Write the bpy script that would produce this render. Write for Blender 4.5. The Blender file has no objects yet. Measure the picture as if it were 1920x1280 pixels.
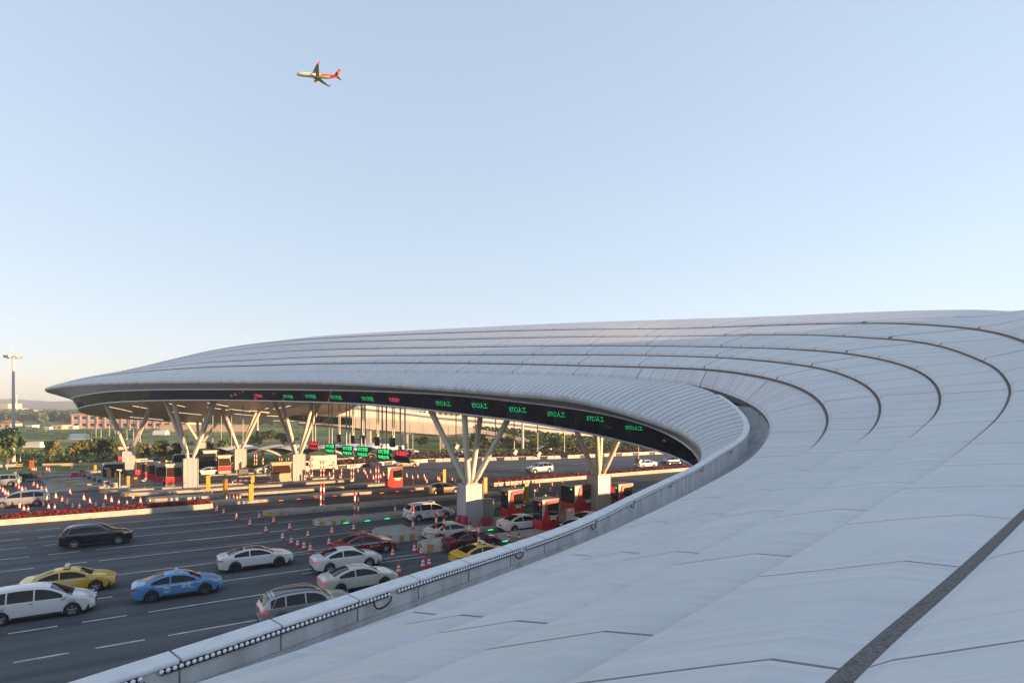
import bpy, bmesh, math, random
import numpy as np
from mathutils import Vector, Matrix
from mathutils.bvhtree import BVHTree
random.seed(7)
scn = bpy.context.scene
COL = scn.collection
F, CX, YH, H = 1100.0, 960.0, 762.0, 11.3      # lens in photo pixels, horizon row, eye height
US, UC = 0.854, 0.520                          # direction of the traffic lanes in plan
U = Vector((US, UC, 0)); NV = Vector((UC, -US, 0))

def at(px, py, z):                             # a sight line cut at a depth
    return Vector(((px-CX)/F*z, z, H-(py-YH)/F*z))
def G(px, py, h=0.0):                          # a sight line cut at a height
    z = F*(H-h)/(py-YH)
    return Vector(((px-CX)/F*z, z, h))
def ST(s, t, h=0.0):                           # lane coordinates: s along the lanes, t across them
    return Vector((US*s-UC*t, UC*s+US*t, h))
def st(p): return (US*p.x+UC*p.y, -UC*p.x+US*p.y)
LANE = math.atan2(UC, US)

# ---------------------------------------------------------------- materials
MATS = {}
def mat(name, col, rough=0.5, metal=0.0, spec=0.5, noise=0.0, nscale=3.0, emit=0.0, bump=0.0, coat=0.0, stretch=None, ncol=None):
    if name in MATS: return MATS[name]
    m = bpy.data.materials.new(name); m.use_nodes = True
    nt = m.node_tree; b = nt.nodes['Principled BSDF']
    b.inputs['Base Color'].default_value = (*col, 1)
    b.inputs['Roughness'].default_value = rough
    b.inputs['Metallic'].default_value = metal
    b.inputs['Specular IOR Level'].default_value = spec
    if coat: b.inputs['Coat Weight'].default_value = coat; b.inputs['Coat Roughness'].default_value = 0.05
    if emit:
        b.inputs['Emission Color'].default_value = (*col, 1); b.inputs['Emission Strength'].default_value = emit
    if noise or bump:
        tc = nt.nodes.new('ShaderNodeTexCoord'); mp = nt.nodes.new('ShaderNodeMapping')
        nt.links.new(tc.outputs['Object'], mp.inputs[0])
        if stretch: mp.inputs['Scale'].default_value = stretch
        n = nt.nodes.new('ShaderNodeTexNoise'); n.inputs['Scale'].default_value = nscale; n.inputs['Detail'].default_value = 6
        nt.links.new(mp.outputs[0], n.inputs['Vector'])
        if noise:
            mx = nt.nodes.new('ShaderNodeMix'); mx.data_type = 'RGBA'
            c2 = ncol or tuple(c*(1-noise) for c in col)
            mx.inputs['A'].default_value = (*col, 1); mx.inputs['B'].default_value = (*c2, 1)
            rp = nt.nodes.new('ShaderNodeValToRGB'); rp.color_ramp.elements[0].position = .35; rp.color_ramp.elements[1].position = .7
            nt.links.new(n.outputs['Fac'], rp.inputs[0]); nt.links.new(rp.outputs[0], mx.inputs['Factor'])
            nt.links.new(mx.outputs['Result'], b.inputs['Base Color'])
        if bump:
            bp = nt.nodes.new('ShaderNodeBump'); bp.inputs['Strength'].default_value = bump; bp.inputs['Distance'].default_value = 0.05
            nt.links.new(n.outputs['Fac'], bp.inputs['Height']); nt.links.new(bp.outputs[0], b.inputs['Normal'])
    MATS[name] = m
    return m

# ---------------------------------------------------------------- mesh builder
class MB:
    def __init__(s): s.v = []; s.f = []; s.m = []; s.uv = {}; s.sm = []
    def add(s, vs, fs, mi=0, smooth=False):
        o = len(s.v); s.v += [tuple(p) for p in vs]
        for f in fs: s.f.append([o+i for i in f]); s.m.append(mi); s.sm.append(smooth)
        return o
    def quad(s, a, b, c, d, mi=0): s.add([a, b, c, d], [(0, 1, 2, 3)], mi)
    def box(s, c, size, rz=0.0, mi=0, taper=1.0, rx=0.0, ry=0.0):
        hx, hy, hz = size[0]/2, size[1]/2, size[2]/2
        M = Matrix.Rotation(rz, 3, 'Z') @ Matrix.Rotation(ry, 3, 'Y') @ Matrix.Rotation(rx, 3, 'X')
        vs = []
        for z in (-1, 1):
            k = taper if z > 0 else 1.0
            for x, y in ((-1, -1), (1, -1), (1, 1), (-1, 1)):
                vs.append(Vector(c) + M @ Vector((x*hx*k, y*hy*k, z*hz)))
        s.add(vs, [(3, 2, 1, 0), (4, 5, 6, 7), (0, 1, 5, 4), (1, 2, 6, 5), (2, 3, 7, 6), (3, 0, 4, 7)], mi)
    def tube(s, a, b, r, r2=None, n=10, mi=0, caps=True, smooth=True):
        a, b = Vector(a), Vector(b); r2 = r if r2 is None else r2
        d = (b-a).normalized(); q = d.to_track_quat('Z', 'Y').to_matrix()
        vs = [a + q @ Vector((math.cos(k*math.tau/n)*r, math.sin(k*math.tau/n)*r, 0)) for k in range(n)]
        vs += [b + q @ Vector((math.cos(k*math.tau/n)*r2, math.sin(k*math.tau/n)*r2, 0)) for k in range(n)]
        s.add(vs, [(k, (k+1) % n, n+(k+1) % n, n+k) for k in range(n)], mi, smooth)
        if caps: s.add(vs, [tuple(range(n-1, -1, -1)), tuple(range(n, 2*n))], mi)
    def path(s, pts, r, n=6, mi=0):
        for a, b in zip(pts[:-1], pts[1:]): s.tube(a, b, r, n=n, mi=mi)
    def lathe(s, prof, c=(0, 0, 0), n=16, mi=0, axis='Z', smooth=True):   # prof: (r, z)
        vs = []
        for r, z in prof:
            for k in range(n):
                a = k*math.tau/n; p = (r*math.cos(a), r*math.sin(a), z)
                if axis == 'Y': p = (p[0], p[2], p[1])
                vs.append((c[0]+p[0], c[1]+p[1], c[2]+p[2]))
        fs = []
        for i in range(len(prof)-1):
            for k in range(n):
                fs.append((i*n+k, i*n+(k+1) % n, (i+1)*n+(k+1) % n, (i+1)*n+k))
        s.add(vs, fs, mi, smooth)
    def grid(s, rows, mi=0, smooth=True, closed=False):
        n = len(rows[0]); vs = [p for r in rows for p in r]; fs = []
        for i in range(len(rows)-1):
            for k in range(n-(0 if closed else 1)):
                fs.append((i*n+k, i*n+(k+1) % n, (i+1)*n+(k+1) % n, (i+1)*n+k))
        return s.add(vs, fs, mi, smooth)
    def prism(s, poly, y0, y1, M=None, mi=0):      # poly in (x, z), extruded along y
        n = len(poly); vs = [Vector((x, y0, z)) for x, z in poly]+[Vector((x, y1, z)) for x, z in poly]
        if M is not None: vs = [M @ v for v in vs]
        s.add(vs, [tuple(range(n)), tuple(range(2*n-1, n-1, -1))]+[(k, n+k, n+(k+1) % n, (k+1) % n) for k in range(n)], mi)
    def build(s, name, mats, parent=None, loc=None, rz=0.0, label=None):
        me = bpy.data.meshes.new(name); me.from_pydata(s.v, [], s.f)
        if not isinstance(mats, (list, tuple)): mats = [mats]
        for m in mats: me.materials.append(m)
        me.polygons.foreach_set('material_index', s.m); me.polygons.foreach_set('use_smooth', s.sm)
        me.update()
        o = bpy.data.objects.new(name, me); COL.objects.link(o)
        if parent is not None: o.parent = parent
        if loc is not None: o.location = loc
        if rz: o.rotation_euler.z = rz
        if label: o['label'] = label
        return o
def normals(o):
    bm = bmesh.new(); bm.from_mesh(o.data); bmesh.ops.recalc_face_normals(bm, faces=bm.faces); bm.to_mesh(o.data); bm.free()
def tag(o, label, cat, group=None, kind=None):
    if label: o['label'] = label
    if cat: o['category'] = cat
    if group: o['group'] = group
    if kind: o['kind'] = kind
    return o
def empty(name, loc, rz=0.0, label=None, cat=None, group=None):
    o = bpy.data.objects.new(name, None); COL.objects.link(o); o.location = loc; o.rotation_euler.z = rz
    o.empty_display_size = .3
    return tag(o, label, cat, group)
def struct(name, mb, m, **k):
    o = mb.build(name, m, **k); o['kind'] = 'structure'; return o
def dup(o, loc, rz=None, label=None, group=None, scale=None):
    r = o.copy(); COL.objects.link(r); r.location = loc
    if rz is not None: r.rotation_euler.z = rz
    if label: r['label'] = label
    if group: r['group'] = group
    if scale: r.scale = scale
    for ch in list(o.children):
        c = ch.copy(); COL.objects.link(c); c.parent = r
        for g in list(ch.children):
            d = g.copy(); COL.objects.link(d); d.parent = c
    return r

# ---------------------------------------------------------------- camera, sky, sun
cam_d = bpy.data.cameras.new('camera'); cam = bpy.data.objects.new('camera', cam_d); COL.objects.link(cam)
cam.location = (0, 0, H); cam.rotation_euler = (math.pi/2, 0, 0)
cam_d.sensor_width = 36; cam_d.lens = F/1920*36; cam_d.shift_y = (YH-640)/1920
cam_d.clip_start = .2; cam_d.clip_end = 9000
scn.camera = cam
SUN_EL = math.radians(4.1); SUN = Vector((.972, -.235, 0)).normalized()
w = bpy.data.worlds.new("World"); scn.world = w; w.use_nodes = True
nt = w.node_tree; bg = nt.nodes['Background']
sky = nt.nodes.new('ShaderNodeTexSky'); sky.sky_type = 'NISHITA'; sky.sun_disc = False
sky.sun_elevation = SUN_EL; sky.sun_rotation = -math.atan2(SUN.x, SUN.y)
sky.altitude = 0; sky.air_density = .9; sky.dust_density = .55; sky.ozone_density = 3.0
gmm = nt.nodes.new('ShaderNodeGamma'); gmm.inputs[1].default_value = .34      # a hazy evening sky: soften its contrast
tnt = nt.nodes.new('ShaderNodeMix'); tnt.data_type = 'RGBA'; tnt.blend_type = 'MULTIPLY'; tnt.inputs['Factor'].default_value = 1; tnt.inputs['B'].default_value = (1.05, .972, .99, 1)
nt.links.new(sky.outputs[0], gmm.inputs[0]); nt.links.new(gmm.outputs[0], tnt.inputs['A']); nt.links.new(tnt.outputs['Result'], bg.inputs[0])
bg.inputs[1].default_value = 0.15
sd = bpy.data.lights.new('sun', 'SUN'); so = bpy.data.objects.new('sun', sd); COL.objects.link(so)
sd.energy = 3.4; sd.angle = math.radians(.5); sd.color = (1.0, .62, .32)
dv = Vector((SUN.x*math.cos(SUN_EL), SUN.y*math.cos(SUN_EL), math.sin(SUN_EL)))
so.rotation_euler = dv.to_track_quat('Z', 'Y').to_euler(); so.location = (60, -40, 60)
scn.view_settings.view_transform = 'Standard'; scn.view_settings.look = 'None'
scn.view_settings.exposure = 2.4; scn.view_settings.gamma = 1.0

# ---------------------------------------------------------------- canopy roof curves
def crom(P, per=0.5):
    P = [np.array(p, float) for p in P]
    P = [2*P[0]-P[1]]+P+[2*P[-1]-P[-2]]
    out = []
    for i in range(1, len(P)-2):
        p0, p1, p2, p3 = P[i-1:i+3]
        t1 = max(np.linalg.norm(p1-p0)**.5, 1e-3); t2 = t1+max(np.linalg.norm(p2-p1)**.5, 1e-3); t3 = t2+max(np.linalg.norm(p3-p2)**.5, 1e-3)
        n = max(2, int(np.linalg.norm(p2-p1)/per))
        for k in range(n):
            t = t1+(t2-t1)*k/n
            A1 = (t1-t)/t1*p0+t/t1*p1; A2 = (t2-t)/(t2-t1)*p1+(t-t1)/(t2-t1)*p2; A3 = (t3-t)/(t3-t2)*p2+(t-t2)/(t3-t2)*p3
            B1 = (t2-t)/t2*A1+t/t2*A2; B2 = (t3-t)/(t3-t1)*A2+(t-t1)/(t3-t1)*A3
            out.append((t2-t)/(t2-t1)*B1+(t-t1)/(t2-t1)*B2)
    out.append(P[-2]); return np.array(out)
def smooth(C, k=9):
    W = np.ones(k)/k; Q = np.pad(C, ((k//2, k//2), (0, 0)), mode='edge')
    R = np.stack([np.convolve(Q[:, j], W, 'valid') for j in range(3)], 1); R[0] = C[0]; R[-1] = C[-1]; return R
def resamp(C, d=None, n=None):
    L = np.concatenate([[0], np.cumsum(np.linalg.norm(np.diff(C, axis=0), axis=1))])
    s = np.linspace(0, L[-1], n if n else int(L[-1]/d)+1)
    return np.stack([np.interp(s, L, C[:, j]) for j in range(3)], 1)
def curve(pre, pts, post=(), k=9):
    P = [tuple(p) for p in pre]+[tuple(at(*p)) for p in pts]+[tuple(p) for p in post]
    return resamp(smooth(crom(P), k), d=.25)
R = {}
R['Gr'] = curve([(-34, -22, 6.4), (-14, -1, 6.45)], [(450, 1260, 10.6), (900, 1094, 15.9), (1103, 1015.6, 20.8), (1300, 923, 30), (1400, 867, 37.5), (1431, 834, 40.8), (1445, 806, 43.5), (1443, 792, 45), (1437, 780, 46.8), (1416, 761, 49.5), (1384, 746, 52), (1343, 730, 53.8), (1295, 719.5, 54.8), (1209, 711, 56.3), (1128, 705.5, 57.6), (1000, 701.5, 59.3), (880, 699, 62), (600, 697.5, 70), (480, 698.5, 76), (400, 700, 82), (300, 703.5, 90), (225, 707, 96), (165, 712, 100)], [at(107, 720.1, 102)])
R['Sa'] = curve([(-32, -23, 6.95), (-13.5, 0, 6.95)], [(965, 1100, 14.16), (1144, 1025, 18), (1272, 972, 22.5), (1400, 909, 29.5), (1514, 846, 37), (1544, 816, 40), (1556, 786, 43), (1548, 761, 45.5), (1527, 739, 48), (1484, 718, 51), (1433, 705, 53.3), (1348, 692, 56.3), (1228, 687, 59), (1100, 684, 61.5), (880, 679.5, 66), (600, 680.5, 74.5), (480, 684, 80), (400, 686.5, 86), (300, 693, 93), (225, 700, 98.5), (170, 708, 101.8)], [at(106, 720.3, 102.3)])
R['Sb'] = curve([(-31, -24, 7.2), (-13, -1.5, 7.2)], [(1005, 1118, 12.64), (1224, 1024, 16.9), (1370, 959.5, 20.9), (1480, 904, 27), (1587, 844, 35), (1630, 812, 38.5), (1647, 791, 40.7), (1654, 765, 43), (1649, 744, 45.5), (1630, 724, 48.5), (1595, 705, 52), (1548, 690, 55), (1484, 680, 58), (1390, 671, 61), (1262, 666, 64), (1100, 664, 66.5), (880, 664.5, 71), (600, 668, 80), (480, 674, 86), (400, 678, 91.5), (300, 687.5, 98), (225, 698.3, 102), (165, 707.8, 103.6)], [at(105, 720.5, 102.5)])
R['Sc'] = curve([(-30, -26, 7.5), (-12, -3, 7.5)], [(1071, 1148, 10.83), (1333, 1024, 15.66), (1495, 945, 20.4), (1580, 899, 26), (1668, 847, 32), (1698, 829, 34.5), (1732, 799, 37.3), (1758, 774, 40.3), (1766, 748, 43), (1762, 729, 45.5), (1745, 707, 49), (1711, 688, 52.5), (1655, 672, 56.5), (1591, 661, 60), (1506, 654, 63.5), (1399, 650.5, 66.3), (1271, 648, 69), (1100, 647, 71.5), (880, 650, 76), (600, 655, 86), (480, 662, 92), (400, 669.5, 97), (300, 684, 102), (225, 697.4, 104.6), (160, 708, 105)], [at(104, 721, 102.8)])
R['Sd'] = curve([(-28, -28, 7.85), (-11, -5, 7.85)], [(1182, 1212, 8.43), (1505, 1029, 14), (1676, 925, 19.9), (1741, 889, 23.5), (1792, 850.5, 27.5), (1835, 816, 31.5), (1869, 786, 35.5), (1890, 756.5, 39.5), (1897, 731, 43), (1890, 712, 46.3), (1869, 688, 50), (1835, 672, 53.7), (1783, 652, 58), (1719, 638, 62), (1634, 632, 66), (1548, 627.5, 69), (1463, 626.5, 71.3), (1313, 629, 74), (1100, 630.5, 76.8), (880, 635, 81.5), (600, 642, 91), (480, 651, 97), (400, 662, 101), (300, 681, 105), (225, 696.7, 106.6), (157, 708.2, 106)], [at(103, 721.3, 103)])
R['Se'] = curve([(-25, -31, 8.2), (-9, -8, 8.2)], [(1592, 1280, 6.6), (1730, 1155, 8.8), (1848, 1045, 11.7), (1935, 958, 16.2)], [(24.0, 24.5, 9.2), (32.5, 32.5, 10.8), (39, 40, 12.4), (43.5, 47, 14.3), (48, 53.5, 16.8)]+[at(*p) for p in [(1852, 618, 62), (1783, 610, 66), (1698, 605, 70), (1591, 605, 74), (1420, 610, 78), (1271, 615, 80.5), (1100, 616.5, 83), (880, 622, 88), (600, 634, 97), (480, 644.5, 102), (400, 657, 105), (300, 679.6, 107.2), (225, 696.3, 108), (155, 708.3, 106.8), (102, 721.6, 103.2)]])
R['T'] = curve([(-16, -38, 9.6), (-3, -17, 9.8), (11, -4, 10.4), (22, 7, 12), (32, 16, 13), (44, 28, 17), (54, 41, 21), (59.5, 53, 23)], [(1920, 583, 67), (1847, 580.5, 73), (1741, 581.5, 79), (1600, 586, 84), (1441, 593, 87), (1270, 598.5, 90), (1100, 604, 92), (900, 613, 96), (760, 620, 99), (600, 630, 103), (512, 640, 106), (400, 655.5, 108), (300, 678.5, 109), (225, 695.8, 109), (153, 708.4, 107.4)], [at(101, 721.8, 103.4)])
R['L'] = curve([(-36, -19, 5.3), (-15, 2, 5.3), (-5.7, 12.6, 5.4), (.3, 20.8, 5.4), (5.8, 31, 5.5), (11.3, 38.6, 6.6)], [(1324, 853, 42), (1318, 832, 43.3), (1295, 807, 45), (1250, 794, 46), (1175, 767.5, 46.6), (1072, 742.5, 47.3), (950, 732.5, 48.8), (882, 727, 50), (725, 717.5, 54.3), (600, 713, 59), (480, 712.3, 65), (375, 712.5, 71.5), (250, 714, 81), (175, 716.5, 88.5), (117, 721.5, 95.5), (84, 730, 101)], [(-80.2, 105.5, 13.4), (-76, 112, 11.7), (-70, 118, 10.2), (-58, 124, 9.3), (-45, 127, 9.1), (-36, 123, 10.2), (-30, 116, 11.7), (-18, 106, 14.7), (0, 101, 16), (22, 96, 17.5), (44, 87, 18.5), (57, 75, 18), (64, 60, 17.5), (64, 45, 16.5), (56, 26, 14.0), (44, 13, 12.4), (31, 2, 10.5), (17, -9, 9.0), (3, -22, 8.4), (-10, -42, 8.2)])
CAPP = [(-5.24-9.5, 12.15-12.5, 6.8)], [(190, 1261, 9.92), (485, 1169, 12.16), (735, 1087.5, 15.2), (927, 1029, 18.54), (1063, 983.5, 22.35), (1190, 925, 30.3), (1244, 900, 33.5), (1303, 872, 38), (1337.5, 850, 40.8), (1381, 825, 44.2), (1400, 806, 45.7), (1396, 786, 47.2), (1365, 752, 49.8)]
R['AI'] = curve([(-36+.9, -20, 6.8)]+CAPP[0], CAPP[1]+[(1339, 736, 52), (1295, 719.5, 54.4), (1209, 711, 56.1), (1128, 705.5, 57.4), (1000, 701.5, 59.1), (880, 699, 61.8), (600, 697.5, 69.8), (480, 698.5, 75.8), (400, 700, 81.8), (300, 703.5, 89.8), (225, 707, 95.8), (165, 712, 99.8)], [at(107, 720.1, 101.8)])

def match(A, B):                               # for stations A the points of B square across from them
    Bd = resamp(B, d=.1); n = len(A); out = np.zeros(n); last = 0
    T = np.gradient(A, axis=0); T[:, 2] = 0; T /= np.linalg.norm(T, axis=1)[:, None]+1e-9
    for i in range(n):
        if i == 0: c = 0
        else:
            q = Bd[last:last+160]-A[i]
            d = np.abs(q[:, 0]*T[i, 0]+q[:, 1]*T[i, 1])+.12*np.hypot(q[:, 0], q[:, 1])
            c = last+int(np.argmin(d))
        out[i] = c; last = c
    out[-1] = len(Bd)-1
    k = max(3, (n//40)*2+1); W = np.ones(k)/k
    sm = np.convolve(np.pad(out, k//2, mode='reflect', reflect_type='odd'), W, 'valid'); sm = np.clip(np.maximum.accumulate(sm), 0, len(Bd)-1)
    return np.stack([np.interp(sm, np.arange(len(Bd)), Bd[:, j]) for j in range(3)], 1)
DS = .625
STN = {'Sa': resamp(R['Sa'], d=DS)}
for a, b in (('Sa', 'Sb'), ('Sb', 'Sc'), ('Sc', 'Sd'), ('Sd', 'Se'), ('Se', 'T'), ('Sa', 'Gr')): STN[b] = match(STN[a], R[b])
NS = len(STN['Sa'])

def roofmat(name, col, minor, bold, wm, wb, rough=.42):
    m = bpy.data.materials.new(name); m.use_nodes = True; nt = m.node_tree; b = nt.nodes['Principled BSDF']
    uv = nt.nodes.new('ShaderNodeUVMap'); uv.uv_map = 'uv'; sp = nt.nodes.new('ShaderNodeSeparateXYZ'); nt.links.new(uv.outputs[0], sp.inputs[0])
    def mth(op, a, bb=None):
        n = nt.nodes.new('ShaderNodeMath'); n.operation = op
        for k, x in enumerate((a, bb)):
            if x is None: continue
            if isinstance(x, (int, float)): n.inputs[k].default_value = x
            else: nt.links.new(x, n.inputs[k])
        return n.outputs[0]
    def line(period, width):
        fr = mth('FRACT', mth('DIVIDE', sp.outputs[0], period)); return mth('LESS_THAN', mth('ABSOLUTE', mth('SUBTRACT', fr, .5)), width/period/2)
    gm_ = nt.nodes.new('ShaderNodeNewGeometry'); sg = nt.nodes.new('ShaderNodeSeparateXYZ'); nt.links.new(gm_.outputs['Position'], sg.inputs[0])
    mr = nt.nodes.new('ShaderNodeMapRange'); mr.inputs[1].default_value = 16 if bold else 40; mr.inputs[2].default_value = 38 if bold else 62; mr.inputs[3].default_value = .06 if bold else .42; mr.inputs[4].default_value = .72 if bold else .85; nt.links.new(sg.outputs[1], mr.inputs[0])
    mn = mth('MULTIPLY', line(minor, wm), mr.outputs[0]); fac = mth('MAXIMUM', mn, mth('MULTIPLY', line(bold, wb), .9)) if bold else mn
    tc = nt.nodes.new('ShaderNodeTexCoord')
    n1 = nt.nodes.new('ShaderNodeTexNoise'); n1.inputs['Scale'].default_value = .35; n1.inputs['Detail'].default_value = 8; n1.inputs['Roughness'].default_value = .65
    nt.links.new(tc.outputs['Object'], n1.inputs['Vector'])
    # panel to panel tone
    pid = mth('FLOOR', mth('ADD', mth('DIVIDE', sp.outputs[0], minor), .5)); pv = nt.nodes.new('ShaderNodeTexWhiteNoise'); pv.noise_dimensions = '2D'
    cb = nt.nodes.new('ShaderNodeCombineXYZ'); nt.links.new(pid, cb.inputs[0]); nt.links.new(mth('FLOOR', sp.outputs[1]), cb.inputs[1]); nt.links.new(cb.outputs[0], pv.inputs['Vector'])
    mx = nt.nodes.new('ShaderNodeMix'); mx.data_type = 'RGBA'; mx.inputs['A'].default_value = (*[c*.86 for c in col], 1); mx.inputs['B'].default_value = (*col, 1)
    nt.links.new(mth('ADD', mth('MULTIPLY', n1.outputs['Fac'], .75), mth('MULTIPLY', pv.outputs['Value'], .28)), mx.inputs['Factor'])
    # dirt specks and streaks
    n2 = nt.nodes.new('ShaderNodeTexNoise'); n2.inputs['Scale'].default_value = 2.2; n2.inputs['Detail'].default_value = 9; n2.inputs['Roughness'].default_value = .75
    nt.links.new(tc.outputs['Object'], n2.inputs['Vector'])
    rp = nt.nodes.new('ShaderNodeValToRGB'); rp.color_ramp.elements[0].position = .60; rp.color_ramp.elements[1].position = .82; nt.links.new(n2.outputs['Fac'], rp.inputs[0])
    mx2 = nt.nodes.new('ShaderNodeMix'); mx2.data_type = 'RGBA'; mx2.inputs['B'].default_value = (*[c*.66 for c in col], 1)
    nt.links.new(mx.outputs['Result'], mx2.inputs['A']); nt.links.new(mth('MULTIPLY', rp.outputs[0], .5), mx2.inputs['Factor'])
    mpv = nt.nodes.new('ShaderNodeMapping'); mpv.inputs['Scale'].default_value = (2.6, .9, 1); nt.links.new(uv.outputs[0], mpv.inputs[0])
    n3 = nt.nodes.new('ShaderNodeTexNoise'); n3.inputs['Scale'].default_value = 1.0; n3.inputs['Detail'].default_value = 7; n3.inputs['Roughness'].default_value = .7; nt.links.new(mpv.outputs[0], n3.inputs['Vector'])
    rp3 = nt.nodes.new('ShaderNodeValToRGB'); rp3.color_ramp.elements[0].position = .42; rp3.color_ramp.elements[0].color = (1, 1, 1, 1); rp3.color_ramp.elements[1].position = .72; rp3.color_ramp.elements[1].color = (.84, .835, .82, 1); nt.links.new(n3.outputs['Fac'], rp3.inputs[0])
    mxs = nt.nodes.new('ShaderNodeMix'); mxs.data_type = 'RGBA'; mxs.blend_type = 'MULTIPLY'; mxs.inputs['Factor'].default_value = 1; nt.links.new(mx2.outputs['Result'], mxs.inputs['A']); nt.links.new(rp3.outputs[0], mxs.inputs['B']); mx2 = mxs
    mx3 = nt.nodes.new('ShaderNodeMix'); mx3.data_type = 'RGBA'; mx3.inputs['B'].default_value = (.09, .09, .1, 1)
    nt.links.new(mx2.outputs['Result'], mx3.inputs['A']); nt.links.new(fac, mx3.inputs['Factor'])
    nt.links.new(mx3.outputs['Result'], b.inputs['Base Color']); b.inputs['Roughness'].default_value = rough; b.inputs['Specular IOR Level'].default_value = .4
    rr = mth('ADD', mth('MULTIPLY', n2.outputs['Fac'], .25), rough-.12); nt.links.new(rr, b.inputs['Roughness'])
    bp = nt.nodes.new('ShaderNodeBump'); bp.inputs['Strength'].default_value = .12; bp.inputs['Distance'].default_value = .03
    nt.links.new(mth('SUBTRACT', n1.outputs['Fac'], fac), bp.inputs['Height']); nt.links.new(bp.outputs[0], b.inputs['Normal'])
    return m
def strip_mesh(name, rows, us, mats, fm=None, parent=None, smooth_rows=True, v0=0.0, ur=None):
    """rows: arrays of N points (rows run along the ring); us: arc length per station"""
    N = len(rows[0]); K = len(rows)
    vs = np.concatenate(rows); fs = []; mi = []; uvs = []
    for k in range(K-1):
        for i in range(N-1):
            fs.append((k*N+i, k*N+i+1, (k+1)*N+i+1, (k+1)*N+i)); mi.append(fm[k] if fm else 0)
            ua_, ub_ = (ur[k], ur[k+1]) if ur is not None else (us, us)
            uvs += [ua_[i], v0+k/K*.9, ua_[i+1], v0+k/K*.9, ub_[i+1], v0+(k+1)/K*.9, ub_[i], v0+(k+1)/K*.9]
    me = bpy.data.meshes.new(name); me.from_pydata(vs.tolist(), [], fs)
    for m in mats: me.materials.append(m)
    me.polygons.foreach_set('material_index', mi); me.polygons.foreach_set('use_smooth', [smooth_rows]*len(fs))
    uvl = me.uv_layers.new(name='uv'); uvl.data.foreach_set('uv', uvs); me.update()
    o = bpy.data.objects.new(name, me); COL.objects.link(o)
    if parent is not None: o.parent = parent
    return o
M_roof = roofmat('roof_panels', (.575, .58, .598), 1.25, 6.25, .04, .085)
M_seam = roofmat('standing_seam', (.55, .56, .58), .45, 0, .10, .05, .4)
M_groove = mat('groove_gravel', (.17, .165, .165), .9, noise=.7, nscale=22)
M_trim = mat('lip_metal', (.50, .51, .53), .42, .25, noise=.35, nscale=1.5, stretch=(1, 1, .15))
M_trim2 = mat('fascia_trim', (.50, .51, .52), .35, .5)
M_soff = mat('soffit_panel', (.44, .36, .27), .45, .2, noise=.12, nscale=.8)
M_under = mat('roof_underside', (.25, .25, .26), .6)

canopy = empty('toll_canopy', (0, 60, 0), 0, 'sweeping grey white toll station roof with stepped rings and dark mirrored fascia', 'toll canopy')
canopy_inv = Matrix.Translation((0, -60, 0))
def cpart(o):
    o.parent = canopy; o.matrix_parent_inverse = canopy_inv; return o
us = np.arange(NS)*DS
order = ['Gr', 'Sa', 'Sb', 'Sc', 'Sd', 'Se', 'T']
def lin(A, B, dA):                             # move from A towards B by metres (capped to 30 %)
    D = B-A; L = np.linalg.norm(D, axis=1)[:, None]+1e-6
    return A+D*np.minimum(dA/L, .3)
for k in range(6):
    A, B = STN[order[k]], STN[order[k+1]]      # A is the lower edge, B the upper one
    wd = np.linalg.norm(B-A, axis=1); sc = np.clip(wd/3.0, .02, 1)[:, None]
    z = np.array([0, 0, 1.0]); dz = np.interp(A[:, 1], [50, 80], [.14, .17])[:, None]; du = np.interp(B[:, 1], [50, 80], [.14, .17])[:, None]
    gw = .27 if order[k+1] == 'Se' else np.interp(B[:, 1], [16, 32, 55, 75], [.03, .20, .18, .15])[:, None]
    rh = np.interp(A[:, 1], [14, 32, 60, 90], [.03 if order[k] == 'Se' else .10, .20, .20, .10])[:, None]
    if order[k+1] == 'Se': du = np.interp(B[:, 1], [12, 30, 50, 80], [.04, .10, .14, .17])[:, None]
    if order[k] == 'Se': dz = np.interp(A[:, 1], [12, 30, 50, 80], [.04, .10, .14, .17])[:, None]
    drop = A-z*dz*sc; edge = A-z*.02*sc; rise = lin(A, B, .20)+z*rh*sc
    up = lin(B, A, gw)-z*(du*sc); fold = lin(B, A, 1.15); fold[:, 2] = up[:, 2]+(np.interp(A[:, 1], [16, 45], [.13, -.02])[:, None]*sc)[:, 0]
    m1 = fold*.66+rise*.34; m2 = fold*.33+rise*.67; gro = B-z*(du+.01)*sc
    rows = [drop, edge, rise, m2, m1, fold, up, gro]; dark = [1, 0, 0, 0, 0, 0, 1]
    if k == 0: rows[0] = A-z*.5
    if k == 5: rows = rows[:5]+[B]; dark = [1, 0, 0, 0, 0]
    skw = np.interp(A[:, 1], [20, 42, 56, 75], [1.0, .35, -.08, -.25])
    ur = [us+skw*np.linalg.norm((B-r)[:, :2], axis=1) for r in rows]
    ro = cpart(strip_mesh('roof_ring', rows, us, [M_roof, M_groove], dark, v0=k*1.0+.05, ur=ur))
    ro.data.set_sharp_from_angle(angle=math.radians(3))

# back slope of the roof down to the rear lip
Ld = R['L']; itip = int(np.argmin(Ld[:, 0]))
LB = Ld[itip:][::-1]; LF = Ld[:itip+1]
nb = 160
Tb = resamp(R['T'], n=nb); LBr = resamp(np.vstack([LB, LF[-1:]]), n=nb)
rows = [Tb, Tb*.6+LBr*.4+np.array([0, 0, .8])*np.minimum(1, np.linalg.norm(Tb-LBr, axis=1)/14-.4).clip(0)[:, None], LBr]
cpart(strip_mesh('rear_slope', rows, np.linspace(0, 250, nb), [M_roof], v0=8.05))
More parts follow.
